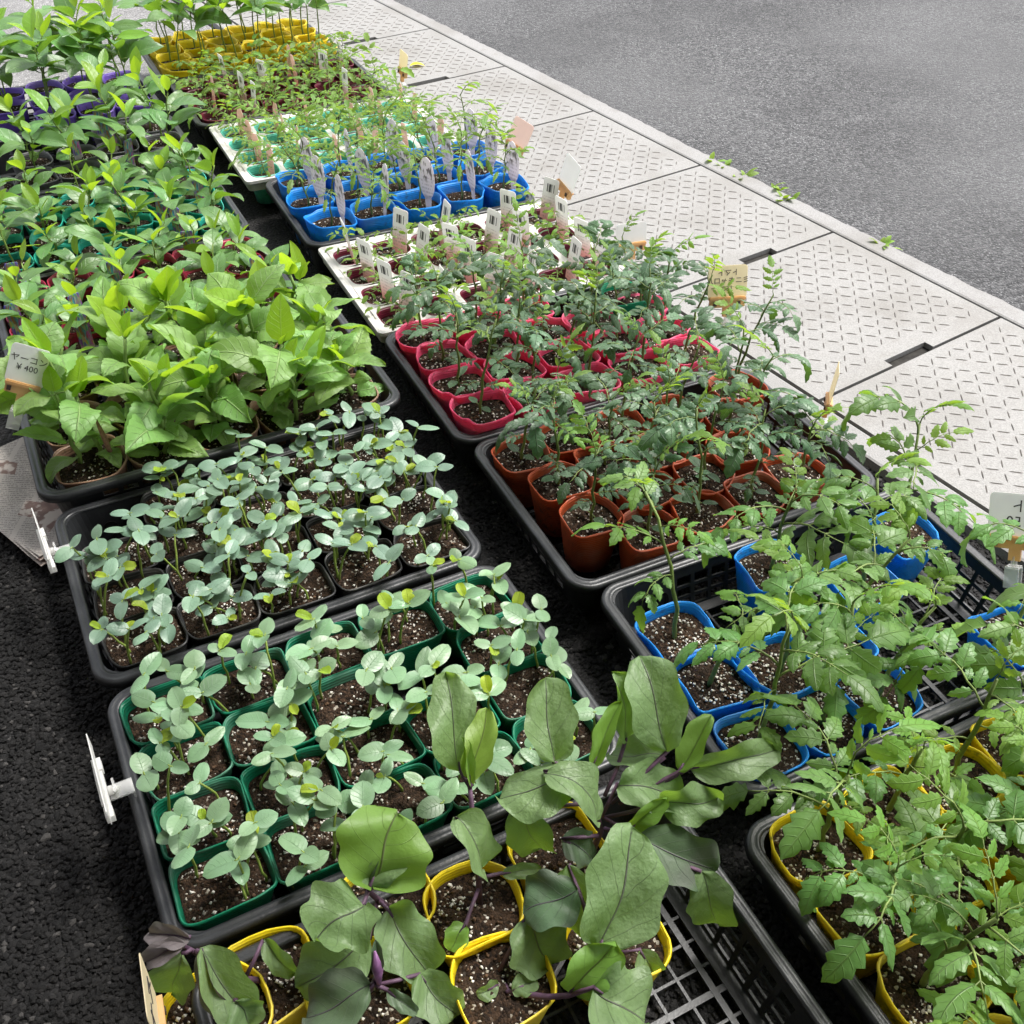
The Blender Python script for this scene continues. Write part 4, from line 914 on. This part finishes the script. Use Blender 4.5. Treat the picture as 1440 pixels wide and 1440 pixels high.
# back right plant of the same pot row
egg_leaf(s2, 2, (940, 1055, .20), (900, 925, .26), .082, roll=-.25, droop=.55, ruf=.05, root=(860, 1130, .15))
egg_leaf(s2, 2, (880, 1040, .19), (868, 950, .25), .060, roll=.3, droop=.4, root=(850, 1120, .16))
egg_leaf(s2, 2, (935, 1065, .185), (860, 1060, .165), .062, roll=.3, droop=.4, root=(860, 1130, .15))
egg_leaf(s2, 2, (955, 1085, .18), (1000, 1010, .22), .040, 'eggy', roll=-.4, fold=.4, droop=.3, root=(870, 1130, .15))
egg_leaf(s2, 2, (970, 1080, .18), (1092, 1058, .19), .055, roll=.5, droop=.5, fold=.3, ruf=.06, root=(870, 1130, .15))
egg_leaf(s2, 2, (868, 1102, .175), (955, 1120, .16), .070, 'egg', roll=.0, droop=.7, root=(845, 1150, .14))
egg_leaf(s2, 2, (925, 1130, .165), (1012, 1125, .17), .055, roll=.4, droop=.8, fold=.3, ruf=.08, root=(850, 1150, .14))
egg_leaf(s2, 2, (885, 1165, .15), (935, 1125, .19), .030, 'eggy', roll=.2, fold=.5, root=(850, 1150, .14))
egg_leaf(s2, 2, (895, 1180, .14), (1010, 1225, .12), .068, 'eggd', roll=-.1, droop=.7, root=(850, 1165, .12))
egg_leaf(s2, 2, (985, 1225, .125), (1012, 1305, .06), .058, roll=.35, droop=.6, root=(900, 1190, .12))
# E3 huge upright leaf
s3 = egg_stem(3, [(860, 1335, S), (852, 1345, .10), (846, 1340, .13)])
egg_leaf(s3, 3, (842, 1335, .135), (895, 1172, .215), .098, roll=.12, droop=.45, fold=.12, ruf=.04, root=(850, 1345, .11))
egg_leaf(s3, 3, (812, 1250, .15), (735, 1285, .13), .070, 'eggd', roll=.2, droop=.7, root=(850, 1345, .10))
egg_leaf(s3, 3, (800, 1215, .16), (830, 1320, .10), .058, 'egg', roll=.5, droop=.4, root=(850, 1345, .10))
egg_leaf(s3, 3, (900, 1335, .10), (920, 1375, .075), .036, roll=.1, root=(860, 1340, .09))
# E4 backlit leaf
s4 = egg_stem(4, [(545, 1275, S), (528, 1262, .12), (515, 1250, .15), (520, 1238, .165)])
egg_leaf(s4, 4, (520, 1245, .165), (560, 1148, .215), .110, 'eggy', roll=.15, droop=.6, fold=.1, root=(518, 1250, .155), lobe=.05)
egg_leaf(s4, 4, (522, 1250, .16), (542, 1168, .19), .066, 'egg', roll=.1, droop=.4, root=(518, 1250, .155))
egg_leaf(s4, 4, (512, 1270, .16), (446, 1318, .165), .088, roll=.3, droop=.6, fold=.3, ruf=.08, lobe=.1, root=(518, 1252, .155))
egg_leaf(s4, 4, (545, 1278, .12), (600, 1370, .09), .080, roll=-.1, droop=.5, root=(530, 1265, .11))
egg_leaf(s4, 4, (520, 1320, .12), (420, 1390, .10), .075, 'egg', roll=.1, droop=.4, root=(530, 1268, .11))
egg_leaf(s4, 4, (518, 1238, .165), (528, 1205, .19), .016, 'eggd', fold=.6)
# E5 drooping folded leaves
s5 = egg_stem(5, [(380, 1380, S), (330, 1375, .11), (285, 1345, .145), (262, 1332, .15)])
egg_leaf(s5, 5, (283, 1335, .15), (322, 1440, .10), .034, 'eggp', roll=.6, droop=.5, fold=.5, root=(275, 1338, .148))
egg_leaf(s5, 5, (280, 1335, .15), (352, 1435, .10), .066, roll=-.3, droop=.5, fold=.55, root=(275, 1338, .148))
egg_leaf(s5, 5, (258, 1340, .15), (240, 1400, .10), .052, roll=.3, droop=.5, root=(270, 1335, .15))
egg_leaf(s5, 5, (262, 1330, .15), (203, 1350, .14), .034, 'eggp', roll=.2, fold=.5, droop=.6)
egg_leaf(s5, 5, (268, 1318, .15), (206, 1312, .15), .036, 'eggp', roll=-.2, fold=.4, droop=.9)
egg_leaf(s5, 5, (370, 1322, .12), (415, 1372, .09), .030, roll=.1, fold=.4, droop=.9, root=(345, 1375, .1))
# E6 dusky, purple bud
s6 = egg_stem(6, [(510, 1400, S), (522, 1390, .11), (530, 1372, .14), (528, 1350, .16)])
egg_leaf(s6, 6, (522, 1388, .13), (430, 1432, .11), .070, 'eggd', roll=.15, droop=.6, root=(526, 1382, .13))
egg_leaf(s6, 6, (532, 1372, .14), (528, 1325, .17), .018, 'eggd', fold=.6, droop=.2)
egg_leaf(s6, 6, (545, 1392, .12), (585, 1425, .11), .022, 'eggd', fold=.5, root=(528, 1385, .13))
egg_leaf(s6, 6, (590, 1370, .10), (640, 1430, .08), .060, 'egg', roll=.2, droop=.6, root=(530, 1385, .11))
mb = MB(); mb.tube([w2l(EG[6], P(533, 1385, .13)), w2l(EG[6], P(531, 1362, .15)), w2l(EG[6], P(527, 1338, .168))], [.002, .0055, .0012], 8); ob('bud', mb.mesh('bud', M['ebud'], True), s6)
s7 = egg_stem(7, [(305, 1430, S), (320, 1425, .10), (332, 1405, .12)])
egg_leaf(s7, 7, (332, 1405, .12), (352, 1440, .10), .05, 'egg', roll=.2, root=(325, 1415, .11))

# ------------------------------------------------------------------ price cards in clips
def price_card(name, label, p, yaw, lean, w, h, mat, lines=None, roll=0.0, arm=None, clipmat='clip', mirror=False, size=.017, into=.0):
    t = thing(name, label, 'price card', p, yaw); t.rotation_euler = Euler((lean, roll, yaw))
    mb = MB(); n = 5; pts = []
    for sx, sz, a0 in ((1, -1, -90), (1, 1, 0), (-1, 1, 90), (-1, -1, 180)):
        for k in range(n): a = R(a0+90*k/(n-1)); rr = .006; pts.append((sx*(w/2-rr)+rr*math.cos(a), .012+h/2+sz*(h/2-rr)+rr*math.sin(a)))
    for s in (-.0004, .0004):
        for x, z in pts: mb.v.append((x, s, z))
    m_ = len(pts); mb.face(list(range(m_))); mb.face([m_+k for k in range(m_)][::-1])
    for k in range(m_): k2 = (k+1) % m_; mb.face((k2, k, m_+k, m_+k2))
    ob('card', mb.mesh('card', M[mat], False), t)
    mb = MB(); mb.box((-w*.44, -.0042, -.002), (w*.44, .0042, .016)); mb.box((-w*.46, -.0055, .010), (w*.46, .0055, .0145)); mb.box((-w*.10, -.0038, -.018), (w*.10, .0038, -.002))
    cl = ob('clip', mb.mesh('clip', M[clipmat], False), t)
    for sx in (-.33, .28):
        mb = MB(); mb.box((w*sx-.0028, -.0062, .001), (w*sx+.0028, .0062, .008)); ob('hinge', mb.mesh('hinge', M['pad'], False), cl)
    mb = MB(); mb.tube([(0, 0, -.012), (0, 0, -.030)], .0042, 10); mb.box((-.009, -.011, -.055), (.009, -.008, -.028)); mb.box((-.009, .008, -.055), (.009, .011, -.028)); mb.box((-.0085, -.0105, -.0285), (.0085, .0105, -.0255)); ob('clear_grip', mb.mesh('clear_grip', M['clear'], False), t)
    if lines:
        me = text_mesh(lines, size, .00025, space=1.05); me.materials.clear(); me.materials.append(M['ink'])
        ob('writing', me, t, loc=(0, -.0008, .012+h*.54), rot=(R(90), 0, 0), scale=(-1 if mirror else 1, 1, 1))
    return t
def at_pt(px, py, z): q = P(px, py, z); return (q.x, q.y, q.z)
price_card('price_card', 'cream price card reading tomato 150 backwards, clipped beside the pink pots', at_pt(1022, 430, .200), R(8), -.35, .068, .056, 'card', 'トマト\nミニキャロル\n150', mirror=True, size=.0125)
price_card('price_card', 'blank whitish price card standing behind dark tomato leaves', at_pt(888, 352, .125), R(18), -.25, .066, .042, 'cardw', None)
price_card('price_card', 'pink price card tilted beside the far blue pots', at_pt(722, 212, .145), R(-38), -.3, .056, .060, 'cardp', None, roll=.25)
price_card('price_card', 'bluish white price card seen at a slant on the steel plates side', at_pt(792, 270, .135), R(-62), -.2, .062, .066, 'cardw', None, roll=.2)
price_card('price_card', 'thin price card seen edge-on beside the brown pots', at_pt(1163, 572, .110), R(-104), -.05, .05, .062, 'card', None, roll=-.12)
price_card('price_card', 'large pale price card with mirrored 150 on the blue pot tray', at_pt(1428, 770, .135), R(-35), -.45, .075, .062, 'cardw', 'ト\n150', mirror=True, size=.020, roll=-.35)
price_card('price_card', 'wooden price card by the yellow petal and mint pots', at_pt(566, 105, .11), R(-60), -.1, .05, .05, 'card', None, roll=.1)
price_card('price_card', 'small white price card with yacon price among the big leaves', at_pt(30, 552, .225), R(10), -.3, .052, .060, 'cardw', 'ヤーコン\n¥ 400', size=.0125, roll=.45)
price_card('price_card', 'yellowed price clip beside the corner eggplant', at_pt(228, 1452, .125), R(112), .05, .06, .085, 'card', 'ナス', roll=0, size=.026)
def side_tag(px, py, z, yaw, lean, label, L=.085):
    t = thing('clip_tag', label, 'tag', at_pt(px, py, z), yaw); t.rotation_euler = Euler((lean, 0, yaw)); rr = random.Random(int(px))
    mb = MB(); mb.box((-L*.36, -.0035, -.006), (L*.36, .0035, .0035)); mb.box((-L*.5, -.0050, -.004), (-L*.30, .0050, .0062)); mb.box((L*.30, -.0045, -.0045), (L*.48, .0045, .0055)); mb.box((-L*.30, -.0052, .0042), (L*.28, .0010, .0075)); ob('tag_body', mb.mesh('tag_body', M['cardw'], False), t)
    mb = MB(); mb.box((-L*.72, -.0006, .006), (L*.6, .0006, .030)); ob('card', mb.mesh('card', M['cardw'], False), t)
    mb = MB(); mb.box((-.010, .004, -.010), (.010, .030, -.0075)); mb.box((-.0095, .0275, -.0300), (.0095, .0295, -.0102)); mb.box((-.0098, .010, -.0072), (.0098, .0125, .004)); ob('clear_grip', mb.mesh('clear_grip', M['clear'], False), t)
    mb = MB(); mb.tube([(0, .003, -.003), (0, .010, -.004), (0, .014, -.007)], [.0055, .0055, .004], 10); ob('knob', mb.mesh('knob', M['cardw'], True), t)
    return t
side_tag(146, 1112, .105, R(-62), .0, 'white plastic tag in a clear clip on the green pot tray')
side_tag(66, 775, .105, R(-60), .0, 'white plastic tag in a clear clip on the black pot tray', .09)

# ------------------------------------------------------------------ small things
t = thing('newspaper', 'printed newspaper sheets on the asphalt under the yacon tray', 'newspaper', (0, 0, 0), 0)
q0 = P(62, 806, .004); nx_, ny_ = 14, 10
e1 = (P(-60, 700, .004)-q0).normalized(); e2 = Vector((-e1.y, e1.x, 0));
if e2.y < 0: e2 = -e2
t.location = q0
for k in range(3):
    mb = MB(); 
    for i in range(nx_+1):
        for j in range(ny_+1):
            a, b = i/nx_*.30, j/ny_*.36; p = e1*(a+.004*k)+e2*(b+.003*k); mb.vert((p.x, p.y, .002+.0032*k+.006*math.sin(a*19+k)*math.sin(b*13+1)*(.3+.7*(1-b/.36))+.006*(1-min(1, a/.06))**2+.0062))
    for i in range(nx_):
        for j in range(ny_): mb.face((i*(ny_+1)+j, (i+1)*(ny_+1)+j, (i+1)*(ny_+1)+j+1, i*(ny_+1)+j+1))
    me = mb.mesh('sheet', M['news'], True); ob('sheet', me, t)
wr = random.Random(4)
for i, (px_, py_, n_) in enumerate(((1018, 240, 8), (1045, 252, 9), (1090, 270, 9), (1108, 284, 6), (1240, 350, 7), (1000, 230, 4))):
    q = P(px_, py_, .004); t = thing('weed', ['weed tuft by the kerb opposite the second plate joint', 'low weed tuft between two others along the kerb', 'largest weed tuft in the crack along the kerb', 'thin weed at the end of the kerb weeds', 'lone weed tuft farther along the kerb edge', 'tiny sprout at the kerb opposite the plate corner'][i], 'weed', q, 0, 'weeds along the kerb')
    for k in range(n_): leaf(t, wr.choice(LV['weed']), (wr.uniform(-.012, .012), wr.uniform(-.01, .01), 0), wr.uniform(0, 6.28), wr.uniform(.1, .9), wr.uniform(-.4, .4), wr.uniform(.8, 1.5))
q = P(576, 93, PT+.004); mb = MB(); blade(mb, .05, .022, 'pep', 8, 2, droop=.8, fold=.4, r=wr); blade(mb, .03, .018, 'pep', 6, 2, droop=-.5, fold=.4, r=wr, origin=(.012, .012, .001))
tag(ob('fallen_leaf', mb.mesh('fallen_leaf', M['ypetal'], True), loc=q, rot=(0, 0, .3)), 'bright yellow fallen leaf lying on the steel cover plate', 'leaf')
# dry stakes among the yacons
for px_, py_, w_ in ((232, 605, 'in the middle of'), (157, 640, 'at the asphalt end of'), (388, 560, 'deep among')):
    q = P(px_, py_, .11); mb = MB(); mb.tube([(0, 0, 0), (-.004, .002, .035), (-.010, .004, .075)], [.0035, .0042, .0010], 6)
    tag(ob('dried_stalk', mb.mesh('dried_stalk', M['straw'], True), loc=q), 'thin withered brown stalk '+w_+' the yacons', 'stalk', 'withered stalks')
